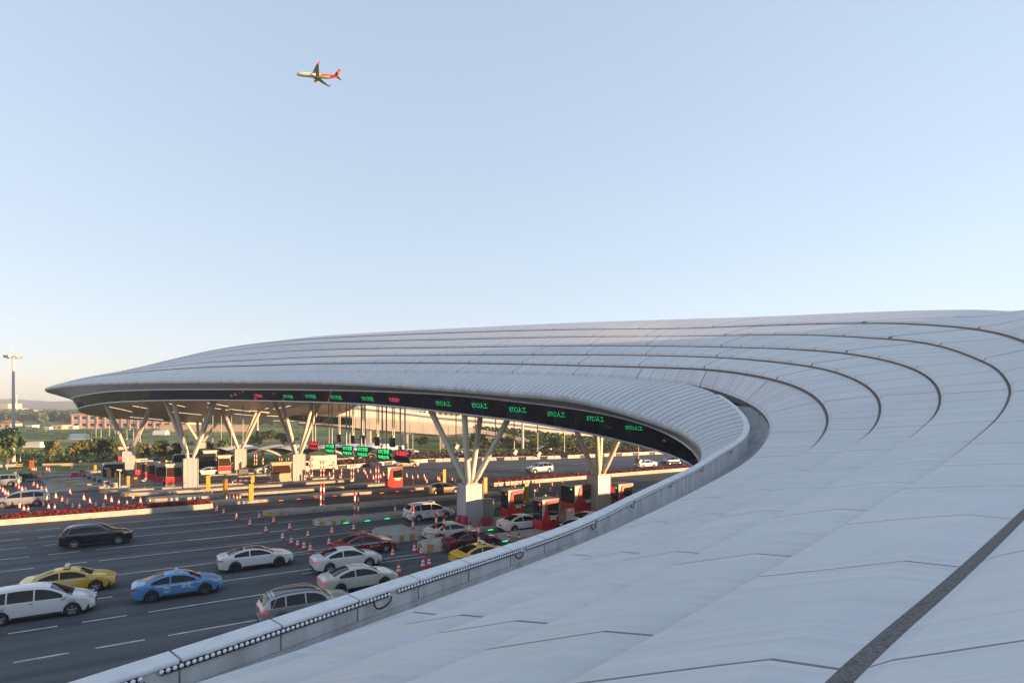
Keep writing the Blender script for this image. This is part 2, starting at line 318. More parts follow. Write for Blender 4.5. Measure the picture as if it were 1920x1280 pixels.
# apron with standing seams
nA = 520
LFr = resamp(LF, n=nA); AId = resamp(R['AI'], d=.1)
def slant(A, Bd):                              # the seams of the apron run aslant: up and to the right
    M0 = match(A, R['AI']); idx = np.array([int(np.argmin(np.linalg.norm(Bd-p, axis=1))) for p in M0]).astype(float)
    pj = lambda P: (CX+F*P[:, 0]/np.maximum(P[:, 1], .5), YH+F*(H-P[:, 2])/np.maximum(P[:, 1], .5))
    xa, ya = pj(A); xb, yb = pj(Bd); ap = int(np.argmax(A[:, 0]*(A[:, 1] > 40))); out = idx.copy()
    for i in range(ap, len(A)):
        k_ = np.interp(xa[i], [500, 1150, 1320], [.50, .42, .75]); f = (yb-ya[i])+k_*(xb-xa[i])
        ok = (xb > xa[i]) & (Bd[:, 1] > 40) & (np.abs(np.arange(len(Bd))-idx[i]) < 160)
        c = np.where(ok, np.abs(f), 1e9); j = int(np.argmin(c))
        if c[j] < 6: out[i] = j
    out = np.maximum.accumulate(out); kk = 61; W = np.ones(kk)/kk
    sm = np.convolve(np.pad(out, kk//2, mode='reflect', reflect_type='odd'), W, 'valid'); sm = np.clip(np.maximum.accumulate(sm), 0, len(Bd)-1); sm[-1] = len(Bd)-1
    return np.stack([np.interp(sm, np.arange(len(Bd)), Bd[:, j]) for j in range(3)], 1)
AIr = slant(LFr, AId)
wdt = np.linalg.norm(AIr-LFr, axis=1)[:, None]; zz = np.array([0, 0, 1.0])
rows = []
for q in (0, .12, .3, .5, .75, 1.0):
    rows.append(LFr*(1-q)+AIr*q+zz*wdt*.028*math.sin(math.pi*q**.8))
ua = np.concatenate([[0], np.cumsum(np.linalg.norm(np.diff(LFr, axis=0), axis=1))])
cpart(strip_mesh('apron', rows, ua, [M_seam], v0=9.05))

# lip, recess, mirrored fascia
def zL(px):
    i = int(np.argmin(np.abs(LF[:, 0]/LF[:, 1]*F+CX-px)+(LF[:, 1] < 41)*1e4)); return LF[i, 1]
MTp = [(1322, 866), (1275, 820), (1225, 799), (1175, 784), (1100, 768.5), (1025, 759), (950, 750), (882, 742.5), (825, 738.5), (725, 734), (600, 731), (375, 730), (275, 731), (200, 734.5), (162, 740)]
MBp = [(1312, 875), (1275, 856), (1200, 835), (1137, 819), (1075, 806), (965, 787.5), (882, 778), (800, 768), (725, 760), (600, 754), (480, 751), (375, 750), (250, 752), (190, 756.5)]
MT = curve([(-14, 4, 4.6), (1, 22.5, 4.6), (9, 36, 5.0)], [(x, y, zL(x)+1.3) for x, y in MTp], [at(134, 750, 98.5), (-72.5, 105, 11.3), (-70, 110, 10.4), (-64.5, 116, 9.3), (-55, 121.5, 8.7), (-44, 124, 8.6), (-37, 120, 9.6), (-31.5, 113.5, 10.9), (-21, 101, 13.8), (0, 95, 15.2), (22, 90.5, 16.6), (43, 81.5, 17.6), (53, 71, 17), (58, 58, 16.3), (56, 45, 15.1), (48, 29, 12.9), (37, 18, 11.2), (25, 8, 9)], k=13)
MBc = curve([(-13.5, 3.4, 4.3), (1.6, 22, 4.3), (9.6, 35.5, 4.5)], [(x, y, zL(x)+2.2) for x, y in MBp], [at(145, 768, 97.5), at(158, 776, 101), at(225, 784, 108), at(325, 790, 114), at(450, 792.5, 119), at(540, 792, 121), at(597, 787, 118), at(640, 775, 112), (-22, 99, 13.2), (0, 93.5, 14.6), (22, 89, 16.0), (42, 80, 17.0), (52, 70, 16.4), (56.5, 58, 15.7), (54.5, 45.5, 14.5), (47, 30, 12.3), (36, 19, 10.6), (24, 9, 8.4)], k=13)
lipw = np.interp(LFr[:, 1], [5, 40, 48, 60, 100], [.5, .52, .46, .38, .42])[:, None]
nrm = LFr-AIr; nrm[:, 2] = 0; nrm /= np.linalg.norm(nrm, axis=1)[:, None]+1e-6
lip0 = LFr+nrm*.03; lip1 = LFr-zz*lipw*.5+nrm*.07; lip2 = LFr-zz*lipw-nrm*.04
cpart(strip_mesh('lip', [LFr, lip0, lip1, lip2], ua, [M_trim], v0=10.05))
nM = 420
L2 = resamp(lip2, n=nM); 
MTf = MT[:int(np.argmin(MT[:, 0]))+1]
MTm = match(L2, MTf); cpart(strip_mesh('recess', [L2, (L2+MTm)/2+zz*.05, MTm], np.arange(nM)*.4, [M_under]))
# rear lip recess
LBs = resamp(Ld[itip:], n=120); MTb = resamp(MT[int(np.argmin(MT[:, 0])):], n=120)
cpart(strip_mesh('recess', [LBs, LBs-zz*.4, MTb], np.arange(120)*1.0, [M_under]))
M_mirror = mat('dark_mirror', (.055, .07, .105), .035, .92)
M_darkglass = mat('dark_glass', (.004, .005, .007), .05, 0, .5)
# mirrored band: flat panes, broken into facets towards the right end
MTr = resamp(MT, d=1.6); MBr = match(MTr, MBc)
mb = MB(); rnd = random.Random(3)
for i in range(len(MTr)-1):
    a, b, c, d = (Vector(p) for p in (MTr[i], MTr[i+1], MBr[i+1], MBr[i]))
    xm = (a.x+b.x)/2
    if a.y < 62 and xm > -2 and a.y > 30:
        wgt = min(1, (xm+2)/8)
        n = (b-a).cross(d-a).normalized(); j = [Vector((rnd.uniform(-.25, .25), rnd.uniform(-.1, .1), rnd.uniform(-.25, .25)))*wgt for _ in range(3)]
        e = (a+b+c+d)/4+n*rnd.uniform(-.30, .30)*wgt+j[0]*.8; f1 = a*.5+d*.5+n*rnd.uniform(-.18, .18)*wgt
        for tri in ((a, b, e), (b, c, e), (c, d, e), (d, f1, e), (f1, a, e)): mb.add(tri, [(0, 1, 2)])
    else: mb.quad(a, b, c, d)
mirror = cpart(mb.build('mirror_fascia', M_mirror)); normals(mirror)
# bright trim above and below the mirror
for C, nm in ((MT, 'fascia_trim'), (MBc, 'fascia_trim')):
    mb = MB(); Cs = resamp(C, d=1.2)
    for a, b in zip(Cs[:-1], Cs[1:]): mb.tube(a, b, .10, n=6, caps=False)
    cpart(mb.build(nm, M_trim2))
# soffit: one sheet bounded by the lower edge of the mirror
Cs = resamp(MBc, d=3.0)
n = len(Cs); half = n//2
mb = MB(); rowsS = []
A = resamp(MBc[:int(np.argmin(MBc[:, 0]))+1], n=90); B = resamp(MBc[int(np.argmin(MBc[:, 0])):][::-1], n=90)
for q in np.linspace(0, 1, 9): rowsS.append((A*(1-q)+B*q+zz*(.35*math.sin(math.pi*q)*np.minimum(1, np.linalg.norm(A-B, axis=1)/25)[:, None])))
soffit = cpart(strip_mesh('soffit', rowsS, np.arange(90)*2.0, [M_soff]))
bv = BVHTree.FromPolygons([tuple(p) for r in rowsS for p in r], [tuple(p.vertices) for p in soffit.data.polygons])
def soff_h(x, y):
    r = bv.ray_cast(Vector((x, y, -5)), Vector((0, 0, 1))); return r[0].z if r[0] else 12.0
# ---------------------------------------------------------------- parapet with gutter wall and strips of lamps
M_cap = mat('cap_white', (.66, .665, .675), .5, noise=.14, nscale=2.5)
M_wallp = mat('parapet_wall', (.68, .68, .69), .7, noise=.5, nscale=1.6, stretch=(1.5, 1.5, .35), ncol=(.50, .48, .465))
M_darkbar = mat('lamp_channel', (.03, .03, .033), .6)
M_bulb = mat('lamp_dome', (.85, .86, .88), .25)
M_cable = mat('black_cable', (.02, .02, .022), .5)
M_joint = mat('joint_grey', (.30, .30, .30), .8)
iend = int(np.argmin(np.linalg.norm(R['AI']-np.array(at(1345, 740, 51.5)), axis=1)))
PA = R['AI'][:iend+1]
ist = int(np.argmin(np.linalg.norm(PA-np.array([-24, -8, 6.8]), axis=1))); PA = resamp(PA[ist:], d=.5)
Tn = np.gradient(PA, axis=0); Tn[:, 2] = 0; Tn /= np.linalg.norm(Tn, axis=1)[:, None]
IN = np.stack([Tn[:, 1], -Tn[:, 0], 0*Tn[:, 0]], 1)              # inwards, to the roof
para = empty('parapet', tuple(PA[len(PA)//3]), 0, 'long curved pale parapet and gutter wall edging the roof above the road', 'parapet')
pinv = Matrix.Translation(-Vector(PA[len(PA)//3]))
def ppart(o, par=None):
    o.parent = para; o.matrix_parent_inverse = pinv; return o
Lp = len(PA)
GrM = match(PA, R['Gr']); GrM = GrM-IN*.0
wallin = PA+IN*.40
def prow(off, dz): return PA+IN*off+zz*dz
rows = [prow(0, -.9), prow(-.03, -.02), prow(.0, .02), prow(.40, -.03), prow(.42, -.06), prow(.42, -.10)]
# caps in panels of 2 m with a gap between
mbc, mbw = MB(), MB()
per = 4
for i0 in range(0, Lp-1, per):
    i1 = min(i0+per, Lp-1)
    seg = [[Vector(r[i]) for i in range(i0, i1+1)] for r in rows[1:]]
    for r in seg:
        d = (r[-1]-r[0]).normalized(); r[0] += d*.025; r[-1] -= d*.025
    mbc.grid(seg, smooth=False)
    for e in (0, -1): mbc.add([r[e] for r in seg], [tuple(range(len(seg)))])
ppart(mbc.build('cap', M_cap))
ppart(strip_mesh('outer_wall', [rows[0]-zz*.3, prow(.02, -.9), prow(.02, -.03), prow(.38, -.07)], np.arange(Lp)*.5, [M_joint]))
lowh = np.maximum(prow(.40, -1.35), prow(.40, -1.35)*np.array([1, 1, 0])+(GrM-zz*.75)*np.array([0, 0, 1]))
gfl = GrM-zz*.75
for i0 in range(0, Lp-1, per):
    i1 = min(i0+per, Lp-1)
    up = [Vector(prow(.36, -.10)[i]) for i in range(i0, i1+1)]; md = [Vector(prow(.36, -.56)[i]) for i in range(i0, i1+1)]
    m2 = [Vector(prow(.345, -.58)[i]) for i in range(i0, i1+1)]; lo = [Vector(prow(.345, -1.5)[i]) for i in range(i0, i1+1)]
    for r in (up, md):
        d = (r[-1]-r[0]).normalized(); r[0] += d*.02; r[-1] -= d*.02
    mbw.grid([up, md, m2, lo], smooth=False)
ppart(mbw.build('inner_wall', M_wallp))
ppart(strip_mesh('gutter', [prow(.34, -.1), prow(.34, -1.4), prow(.6, -1.45), GrM-zz*1.0, GrM-zz*.3], np.arange(Lp)*.5, [mat('gutter_metal', (.38, .40, .43), .6, noise=.3, nscale=1.5)]))
# strips of lamps: one bar of about 5.6 m after the other
Ld2 = resamp(PA+IN*.385-zz*.15, d=.112); Td = np.gradient(Ld2, axis=0); Td /= np.linalg.norm(Td, axis=1)[:, None]
INd = np.stack([Td[:, 1], -Td[:, 0], 0*Td[:, 0]], 1)
nb_, gap = 48, 2; off = 30; i = off; nd = 0
while i+nb_ < len(Ld2) and np.hypot(*Ld2[i][:2]) < 52:
    seg = Ld2[i:i+nb_]; sin = INd[i:i+nb_]
    if seg[-1][1] > 4:
        ch = MB(); ch.grid([[Vector(p)+Vector(n)*dx+Vector((0, 0, dz)) for p, n in zip(seg, sin)] for dx, dz in ((-.02, .062), (.035, .062), (.035, -.062), (-.02, -.062))], smooth=False)
        bar = ppart(ch.build('lamp_strip', M_darkbar))
        bl = MB()
        for p, n in zip(seg, sin):
            q = Vector(n).to_track_quat('Z', 'Y').to_matrix(); c = Vector(p)+Vector(n)*.036
            vs = []; ns = 8
            for rr, hh in ((.043, 0), (.034, .018), (.014, .03)):
                for k in range(ns): vs.append(c+q @ Vector((rr*math.cos(k*math.tau/ns), rr*math.sin(k*math.tau/ns), hh)))
            fs = [(a*ns+k, a*ns+(k+1) % ns, (a+1)*ns+(k+1) % ns, (a+1)*ns+k) for a in range(2) for k in range(ns)]+[tuple(range(2*ns, 3*ns))]
            bl.add(vs, fs, 0, True)
        bo = bl.build('bulb_row', M_bulb); bo.parent = bar
        # loop of cable where two strips meet
        p, n, t = Vector(seg[-1])+Vector(sin[-1])*.03, Vector(sin[-1]), Vector(Td[i+nb_-1])
        pts = []
        sg = random.uniform(.55, .85)
        for k in range(15):
            a = math.pi*k/14
            pts.append(p+t*(.06-(.75*sg)*(math.sin(a*.5)**1.3) + .0)+Vector((0, 0, -.06-.24*math.sin(a)**.6*sg))+n*(.03+.05*math.sin(a)))
        cb = MB(); cb.path(pts, .022, n=6); ppart(cb.build('cable_loop', M_cable))
    i += nb_+gap
# ---------------------------------------------------------------- columns
M_ped = mat('pedestal_panel', (.38, .38, .39), .5, .15, noise=.08, nscale=.6)
M_strut = mat('strut_paint', (.52, .48, .40), .42)
M_cone = mat('column_plate_grey', (.30, .30, .30), .5)  # plain grey of the column plates, brackets and panel joints
COLS = [(881, 987.6, 0, 'nearest branching steel column on a pale pedestal, standing beside the police minivan'),
        (1123, 961.5, 0, 'branching column behind the parapet, at the right end of the row of red booths'),
        (558.7, 901.7, 0, 'branching column standing against the tan toll booth'),
        (357, 913.7, 0, 'branching column standing right of the worker in the reflective vest'),
        (450, None, 100.3, 'branching column beside the small far red booth and the distant striped posts'),
        (242, None, 94.9, 'leftmost branching column, standing behind the yellow machines and air conditioners'),
        (376, None, 118, 'farthest branching column, seen between the struts of a nearer one')]
def make_column(px, py, z, label):
    p = G(px, py) if py else Vector(((px-CX)/F*z, z, 0))
    r = empty('branching_column', p, 0, label, 'column', 'branching columns under the canopy')
    m = MB(); hw = .95
    # chamfered square shaft with vertical panel joints
    rows = []
    for zc, k in ((0, 1.0), (4.08, 1.0), (4.1, .985)):
        ring = []
        for sx, sy in ((-1, -1), (1, -1), (1, 1), (-1, 1)):
            for q in ((.93, 1), (1, .93)) if sx*sy > 0 else ((1, .93), (.93, 1)):
                v = U*(sx*hw*q[0]*k)+NV*(-sy*hw*q[1]*k); ring.append(Vector((v.x, v.y, zc)))
        rows.append(ring)
    m.grid(rows, smooth=False, closed=True); m.add(rows[-1], [tuple(range(8))]); m.build('pedestal', M_ped, r)
    pl = MB(); pl.box((0, 0, 4.14), (1.2, 1.2, .12), LANE); pl.build('top_plate', M_cone, r)
    js = MB()
    for sx in (-1, 1):
        for o in (-.32, .32):
            v = U*(sx*hw)+NV*o; js.box((v.x, v.y, 2.05), (.012, .014, 3.9), LANE)
            v = NV*(sx*hw)+U*o; js.box((v.x, v.y, 2.05), (.014, .012, 3.9), LANE)
    js.build('panel_joint', M_cone, r)
    for dx, dy in ((.97, -.24), (-.97, .24), (.24, .97), (-.24, -.97)):
        t = Vector((dx, dy, 0)); rr = 4.3
        while rr > 1.2 and bv.ray_cast(Vector((p.x+t.x*(rr+.7), p.y+t.y*(rr+.7), -5)), Vector((0, 0, 1)))[0] is None: rr -= .2
        top = p+t*rr; hz = soff_h(top.x, top.y)+.35
        s = MB(); a = t*.42+Vector((0, 0, 4.12)); b = Vector((dx*rr, dy*rr, hz))
        k = .10; c = a+(b-a)*k; s.tube(a, c, .16, .26, n=14); s.tube(c, b, .26, .28, n=14); s.build('strut', M_strut, r)
    for dx, dy in ((.97, -.24), (-.97, .24), (.24, .97), (-.24, -.97)):
        br = MB(); br.box((dx*.42, dy*.42, 4.28), (.10, .34, .30), math.atan2(dy, dx)); br.build('foot_bracket', M_cone, r)
    return r
for c in COLS: make_column(*c)

# ---------------------------------------------------------------- soffit light lines
M_line = mat('light_line', (1.0, .74, .46), .5, emit=.30)
LINES = [((202, 761.5), (247, 771.5)), ((249, 760), (280, 766)), ((307, 754), (347, 762)), ((389, 754.5), (428, 761)), ((389, 763), (428, 768)), ((321, 771.5), (378, 777)), ((242, 781), (306, 786.5)),
         ((430, 766), (470, 771)), ((440, 775), (480, 779)), ((467, 769), (505, 773)), ((512, 766), (545, 760)), ((497, 766), (503, 764)), ((512, 788), (560, 789)), ((500, 778.5), (530, 780))]
def to_soffit(px, py):
    r = bv.ray_cast(Vector((0, 0, H)), (at(px, py, 100)-Vector((0, 0, H))).normalized()); return r[0]
for a, b in LINES:
    A_, B_ = to_soffit(*a), to_soffit(*b)
    if A_ is None or B_ is None: continue
    m = MB(); pts = []
    for k in range(9):
        q = A_.lerp(B_, k/8); pts.append(Vector((q.x, q.y, soff_h(q.x, q.y)-.05)))
    for p0, p1 in zip(pts[:-1], pts[1:]): m.tube(p0, p1, .035, n=5)
    o = cpart(m.build('light_line', M_line))

# ---------------------------------------------------------------- ground, road, markings
def groundmat():
    m = bpy.data.materials.new('field_ground'); m.use_nodes = True; nt = m.node_tree; b = nt.nodes['Principled BSDF']
    tc = nt.nodes.new('ShaderNodeTexCoord'); mp = nt.nodes.new('ShaderNodeMapping'); mp.inputs['Scale'].default_value = (.35, 1, 1); mp.inputs['Rotation'].default_value = (0, 0, .12)
    nt.links.new(tc.outputs['Object'], mp.inputs[0])
    v = nt.nodes.new('ShaderNodeTexVoronoi'); v.inputs['Scale'].default_value = .045; nt.links.new(mp.outputs[0], v.inputs['Vector'])
    rp = nt.nodes.new('ShaderNodeValToRGB'); e = rp.color_ramp; e.interpolation = 'CONSTANT'
    cols = [(0, (.19, .25, .06)), (.25, (.24, .28, .09)), (.42, (.13, .19, .05)), (.58, (.26, .20, .12)), (.68, (.10, .145, .05)), (.85, (.32, .28, .15))]
    e.elements[0].position = 0; e.elements[0].color = (*cols[0][1], 1); e.elements[1].position = .25; e.elements[1].color = (*cols[1][1], 1)
    for p, c in cols[2:]: x = e.elements.new(p); x.color = (*c, 1)
    sp = nt.nodes.new('ShaderNodeSeparateColor'); nt.links.new(v.outputs['Color'], sp.inputs[0]); nt.links.new(sp.outputs[0], rp.inputs[0])
    n = nt.nodes.new('ShaderNodeTexNoise'); n.inputs['Scale'].default_value = .22; n.inputs['Detail'].default_value = 8; nt.links.new(tc.outputs['Object'], n.inputs['Vector'])
    mx = nt.nodes.new('ShaderNodeMix'); mx.data_type = 'RGBA'; mx.blend_type = 'MULTIPLY'; mx.inputs['Factor'].default_value = .8
    r2 = nt.nodes.new('ShaderNodeValToRGB'); r2.color_ramp.elements[0].color = (.35, .35, .3, 1); r2.color_ramp.elements[1].color = (1.25, 1.2, 1.1, 1); r2.color_ramp.elements[0].position = .3; r2.color_ramp.elements[1].position = .7
    nt.links.new(n.outputs['Fac'], r2.inputs[0]); nt.links.new(rp.outputs[0], mx.inputs['A']); nt.links.new(r2.outputs[0], mx.inputs['B'])
    nt.links.new(mx.outputs['Result'], b.inputs['Base Color']); b.inputs['Roughness'].default_value = .95; b.inputs['Specular IOR Level'].default_value = .1
    return m
mb = MB(); mb.quad((-4000, -600, 0), (4000, -600, 0), (4000, 7500, 0), (-4000, 7500, 0)); struct('ground', mb, groundmat())
def asphaltmat():
    m = bpy.data.materials.new('asphalt'); m.use_nodes = True; nt = m.node_tree; b = nt.nodes['Principled BSDF']
    tc = nt.nodes.new('ShaderNodeTexCoord'); mp = nt.nodes.new('ShaderNodeMapping'); mp.inputs['Rotation'].default_value = (0, 0, -LANE); nt.links.new(tc.outputs['Object'], mp.inputs[0])
    mp2 = nt.nodes.new('ShaderNodeMapping'); mp2.inputs['Scale'].default_value = (.02, .5, 1); nt.links.new(mp.outputs[0], mp2.inputs[0])
    n = nt.nodes.new('ShaderNodeTexNoise'); n.inputs['Scale'].default_value = 1.6; n.inputs['Detail'].default_value = 6; nt.links.new(mp2.outputs[0], n.inputs['Vector'])
    n2 = nt.nodes.new('ShaderNodeTexNoise'); n2.inputs['Scale'].default_value = 9; n2.inputs['Detail'].default_value = 10; n2.inputs['Roughness'].default_value = .8; nt.links.new(tc.outputs['Object'], n2.inputs['Vector'])
    n3 = nt.nodes.new('ShaderNodeTexNoise'); n3.inputs['Scale'].default_value = .12; n3.inputs['Detail'].default_value = 5; nt.links.new(tc.outputs['Object'], n3.inputs['Vector'])
    rp = nt.nodes.new('ShaderNodeValToRGB'); rp.color_ramp.elements[0].position = .56; rp.color_ramp.elements[0].color = (.042, .048, .056, 1); rp.color_ramp.elements[1].position = .84; rp.color_ramp.elements[1].color = (.098, .106, .116, 1)
    ad = nt.nodes.new('ShaderNodeMath'); ad.operation = 'MULTIPLY_ADD'; ad.inputs[1].default_value = .35; nt.links.new(n2.outputs['Fac'], ad.inputs[0])
    a2 = nt.nodes.new('ShaderNodeMath'); a2.operation = 'MULTIPLY_ADD'; a2.inputs[1].default_value = .75; nt.links.new(n.outputs['Fac'], a2.inputs[0])
    a3 = nt.nodes.new('ShaderNodeMath'); a3.operation = 'MULTIPLY'; a3.inputs[1].default_value = .30; nt.links.new(n3.outputs['Fac'], a3.inputs[0])
    nt.links.new(a3.outputs[0], a2.inputs[2]); nt.links.new(a2.outputs[0], ad.inputs[2]); nt.links.new(ad.outputs[0], rp.inputs[0]); nt.links.new(rp.outputs[0], b.inputs['Base Color'])
    b.inputs['Roughness'].default_value = .82; b.inputs['Specular IOR Level'].default_value = .3
    bp = nt.nodes.new('ShaderNodeBump'); bp.inputs['Strength'].default_value = .25; bp.inputs['Distance'].default_value = .01; nt.links.new(n2.outputs['Fac'], bp.inputs['Height']); nt.links.new(bp.outputs[0], b.inputs['Normal'])
    return m
M_asph = asphaltmat()
mb = MB()
bnd = [ST(-120, 8), ST(160, 8), ST(260, 20), ST(260, 95), ST(160, 97), ST(103, 101.2), ST(90, 102.4), ST(75, 103.7), ST(60, 107.2), ST(47, 110.8), ST(36, 109.2), ST(25, 107.5), ST(10, 112), ST(-5, 118), ST(-12, 128), ST(-40, 131), ST(-120, 131)]
mb.add([v+Vector((0, 0, .004)) for v in bnd], [tuple(range(len(bnd)))]); struct('road', mb, M_asph)
mb = MB(); mb.add([ST(s_, t_, .0065) for s_, t_ in ((-13, 97.8), (22, 97.8), (17, 110), (12, 127), (-17, 127), (-15.5, 117), (-13.5, 108))], [tuple(range(7))])
struct('plaza_paving', mb, mat('plaza_concrete', (.30, .285, .26), .85, noise=.3, nscale=.5))
M_paint = mat('road_paint', (.56, .56, .55), .7, noise=.45, nscale=1.6)
def sx(px, t): z = t/(UC*-1*(px-CX)/F+US); return US*(px-CX)/F*z+UC*z
mk = MB()
def lineseg(t, s0, s1, w=.15): mk.quad(*(ST(s, tt, .009) for s, tt in ((s0, t-w/2), (s1, t-w/2), (s1, t+w/2), (s0, t+w/2))))
LN = {33.6: [(-60, -30), (25, 129), (179, 271), (315, 760)], 38.0: [(-70, -20), (15, 108), (154, 238), (278, 730)], 42.2: [(-30, 40), (70, 120), (162, 211), (265, 320), (380, 800)],
      47.5: [(-40, -5), (60, 110), (217, 660)], 52.5: [(-40, 64), (125, 164), (185, 720)], 56.7: [(-40, 55), (90, 150), (181, 595)], 60.7: [(-20, 50), (81, 105), (165, 640)],
      64.6: [(-10, 42), (73, 105), (170, 495)], 68.6: [(-10, 37), (67, 112), (197, 760)]}
for t, sg in LN.items():
    for a, b in sg: lineseg(t, sx(a, t), sx(b, t))
for t in (79, 83.5, 88, 92.5, 97):
    for k in range(9): lineseg(t, 40+k*15, 46+k*15)
for t in (45, 49.8, 54.6, 59.4, 64.2):
    for k in range(7): lineseg(t, 52+k*15, 58+k*15)
for t in (78, 82.5, 87, 91.5, 96, 100.5, 105, 110):
    for k in range(6): lineseg(t, -24-k*15, -18-k*15)
# chevron hatching of the gores before the islands
for s0, t0 in ((14.5, 46.5), (17.5, 41.0), (11.5, 56.2), (8, 64.2)):
    lineseg(t0+.3, s0-9, s0, .12)
    for k in range(0): mk.quad(ST(s0-1-k*1.8, t0-.9+k*.2, .009), ST(s0-.6-k*1.8, t0-.9+k*.2, .009), ST(s0+.1-k*1.8, t0+1.3-k*.2, .009), ST(s0-.3-k*1.8, t0+1.3-k*.2, .009))
struct('road_markings', mk, M_paint)
# ---------------------------------------------------------------- toll islands
M_conc = mat('island_concrete', (.36, .34, .31), .85, noise=.3, nscale=1.5)
M_yel = mat('island_yellow', (.42, .28, .07), .7, noise=.25, nscale=4)
M_wht = mat('island_white', (.50, .49, .46), .7, noise=.2, nscale=4)
M_blk = mat('island_black', (.03, .03, .03), .7)
ISL = [(42.0, 17.5, 47, 'toll island at the red booth nearest the parapet'),
       (46.6, 15.8, 46, 'toll island with the nearest branching column and two red booths'),
       (56.8, 12.8, 41.5, 'toll island with green ground lamps behind the police minivan'),
       (64.4, 9.5, 38, 'toll island with the pair of striped posts left of the brown sedan'),
       (74.6, 4.6, 32.5, 'toll island with orange ground lamps and the lone red booth'),
       (81.2, -1.0, 28.5, 'toll island with the row of small cones beside the yellow machine'),
       (88.1, -3.8, 25.8, 'toll island just behind the end of the red flower bed'),
       (92.6, -6.3, 24, 'toll island carrying the tan booth and two columns'),
       (97.7, -8.4, 22, 'toll island of the worker with the air conditioner'),
       (101.9, -10.2, 20, 'toll island with the row of camera poles'),
       (105.8, -11.6, 18, 'toll island behind the row of camera poles'),
       (110.3, -13.2, 16, 'toll island at the leftmost branching column'),
       (117.0, -15.5, 12, 'toll island at the dark canopy booth'),
       (122.5, -17.0, 8, 'farthest toll island beside the red water barrier')]
IW = {42.0: 2.2, 46.6: 4.2, 92.6: 2.2}
def make_island(t, s0, s1, label):
    wd = IW.get(t, 2.3); r = empty('toll_island', ST((s0+s1)/2, t+wd/2), LANE, label, 'toll island', 'concrete toll islands')
    L = s1-s0; m = MB()
    b = m
    pts = [(-L/2+1.6, 0), (L/2-.5, 0), (L/2, .4), (L/2, wd-.4), (L/2-.5, wd), (-L/2+1.6, wd)]
    hgt = .32
    lo = [(x, y-wd/2, .0) for x, y in pts]; hi = [(x, y-wd/2, hgt) for x, y in pts]; n = len(pts)
    b.add(lo+hi, [tuple(range(n, 2*n))]+[(k, (k+1) % n, n+(k+1) % n, n+k) for k in range(n)]); b.build('slab', M_conc, r)
    ns = MB()                                   # striped crash nose
    arc = [(-L/2+1.6+(.0 if k in (0, 8) else -1.5*math.sin(math.pi*k/8)), -wd/2*math.cos(math.pi*k/8)) for k in range(9)]
    hh = .62 if t < 50 else .40
    for k in range(8):
        (x0, y0), (x1, y1) = arc[k], arc[k+1]
        ns.add([(x0, y0, 0), (x1, y1, 0), (x1, y1, hh), (x0, y0, hh)], [(3, 2, 1, 0)], (k+1) % 2 if t < 60 else (0 if k in (1, 2) else 2))
    ns.add([(x, y, hh) for x, y in arc], [tuple(range(8, -1, -1))], 2)
    for k in range(4):
        for sd in (-1, 1):
            x0 = -L/2+1.6+k*.45; ns.add([(x0, sd*wd/2*1.004, 0), (x0+.45, sd*wd/2*1.004, 0), (x0+.45, sd*wd/2*1.004, hh), (x0, sd*wd/2*1.004, hh)], [(0, 1, 2, 3) if sd < 0 else (3, 2, 1, 0)], (k % 2 if t < 60 else (0 if k == 0 else 2)))
    x1 = -L/2+1.6+4*.45; ns.add([(-L/2+1.6, -wd/2, hh), (x1, -wd/2, hh), (x1, wd/2, hh), (-L/2+1.6, wd/2, hh)], [(0, 1, 2, 3)], 2)
    ns.add([(x1, -wd/2, .32), (x1, wd/2, .32), (x1, wd/2, hh), (x1, -wd/2, hh)], [(0, 1, 2, 3)], 2)
    ns.build('crash_nose', [M_yel, M_wht if t < 60 else M_conc, M_conc], r)
    return r
for a in ISL: make_island(*a)
# ---------------------------------------------------------------- planters with flowers
M_plant = mat('planter_stone', (.46, .42, .36), .8, noise=.25, nscale=1.0)
def flowers(mb, s0, s1, t0, t1, h0, h1, n, size=.12, zf=None):
    for _ in range(n):
        s, t = random.uniform(s0, s1), random.uniform(t0, t1); hz = random.uniform(h0, h1)*(1-.3*abs((t-(t0+t1)/2)/(t1-t0)*2)**3)
        c = ST(s, t, hz); a = random.uniform(0, math.tau); k = size*random.uniform(.6, 1.3)
        d1 = Vector((math.cos(a), math.sin(a), random.uniform(-.5, .5)))*k; d2 = Vector((-math.sin(a), math.cos(a), random.uniform(.2, 1.2)))*k
        mb.add([c-d1-d2*.5, c+d1-d2*.5, c+d1*.8+d2*.6, c-d1*.8+d2*.6], [(0, 1, 2, 3)], 0 if random.random() < zf else 1)
def planter(name, s0, s1, t, wd, hw, cols, label, n):
    r = empty(name, ST((s0+s1)/2, t+wd/2), LANE, label, 'flower bed'); L = s1-s0; m = MB()
    m.box((0, -wd/2+.12, hw/2), (L, .24, hw)); m.box((0, wd/2-.12, hw/2), (L, .24, hw)); m.box((L/2-.12, 0, hw/2), (.24, wd-.48, hw)); m.box((-L/2+.12, 0, hw/2), (.24, wd-.48, hw)); m.box((0, 0, hw/2-.05), (L-.48, wd-.48, hw-.1), mi=1)
    m.build('wall', [M_plant, mat('soil', (.05, .04, .03), .95)], r)
    f = MB(); flowers(f, s0+.2, s1-.2, t+.2, t+wd-.2, hw, hw+.42, n, .085, .72)
    o = f.build('flowers', cols); o.parent = r; o.matrix_parent_inverse = Matrix.LocRotScale(r.location, r.rotation_euler, None).inverted(); o['kind'] = 'stuff'
M_leaf = mat('flower_leaf', (.05, .085, .025), .8)
planter('flower_planter', -46, 5.5, 72.9, 1.5, .55, [mat('red_flower', (.27, .012, .022), .7), M_leaf], 'long stone planter of red flowers between the shaded road and the cones', 17000)
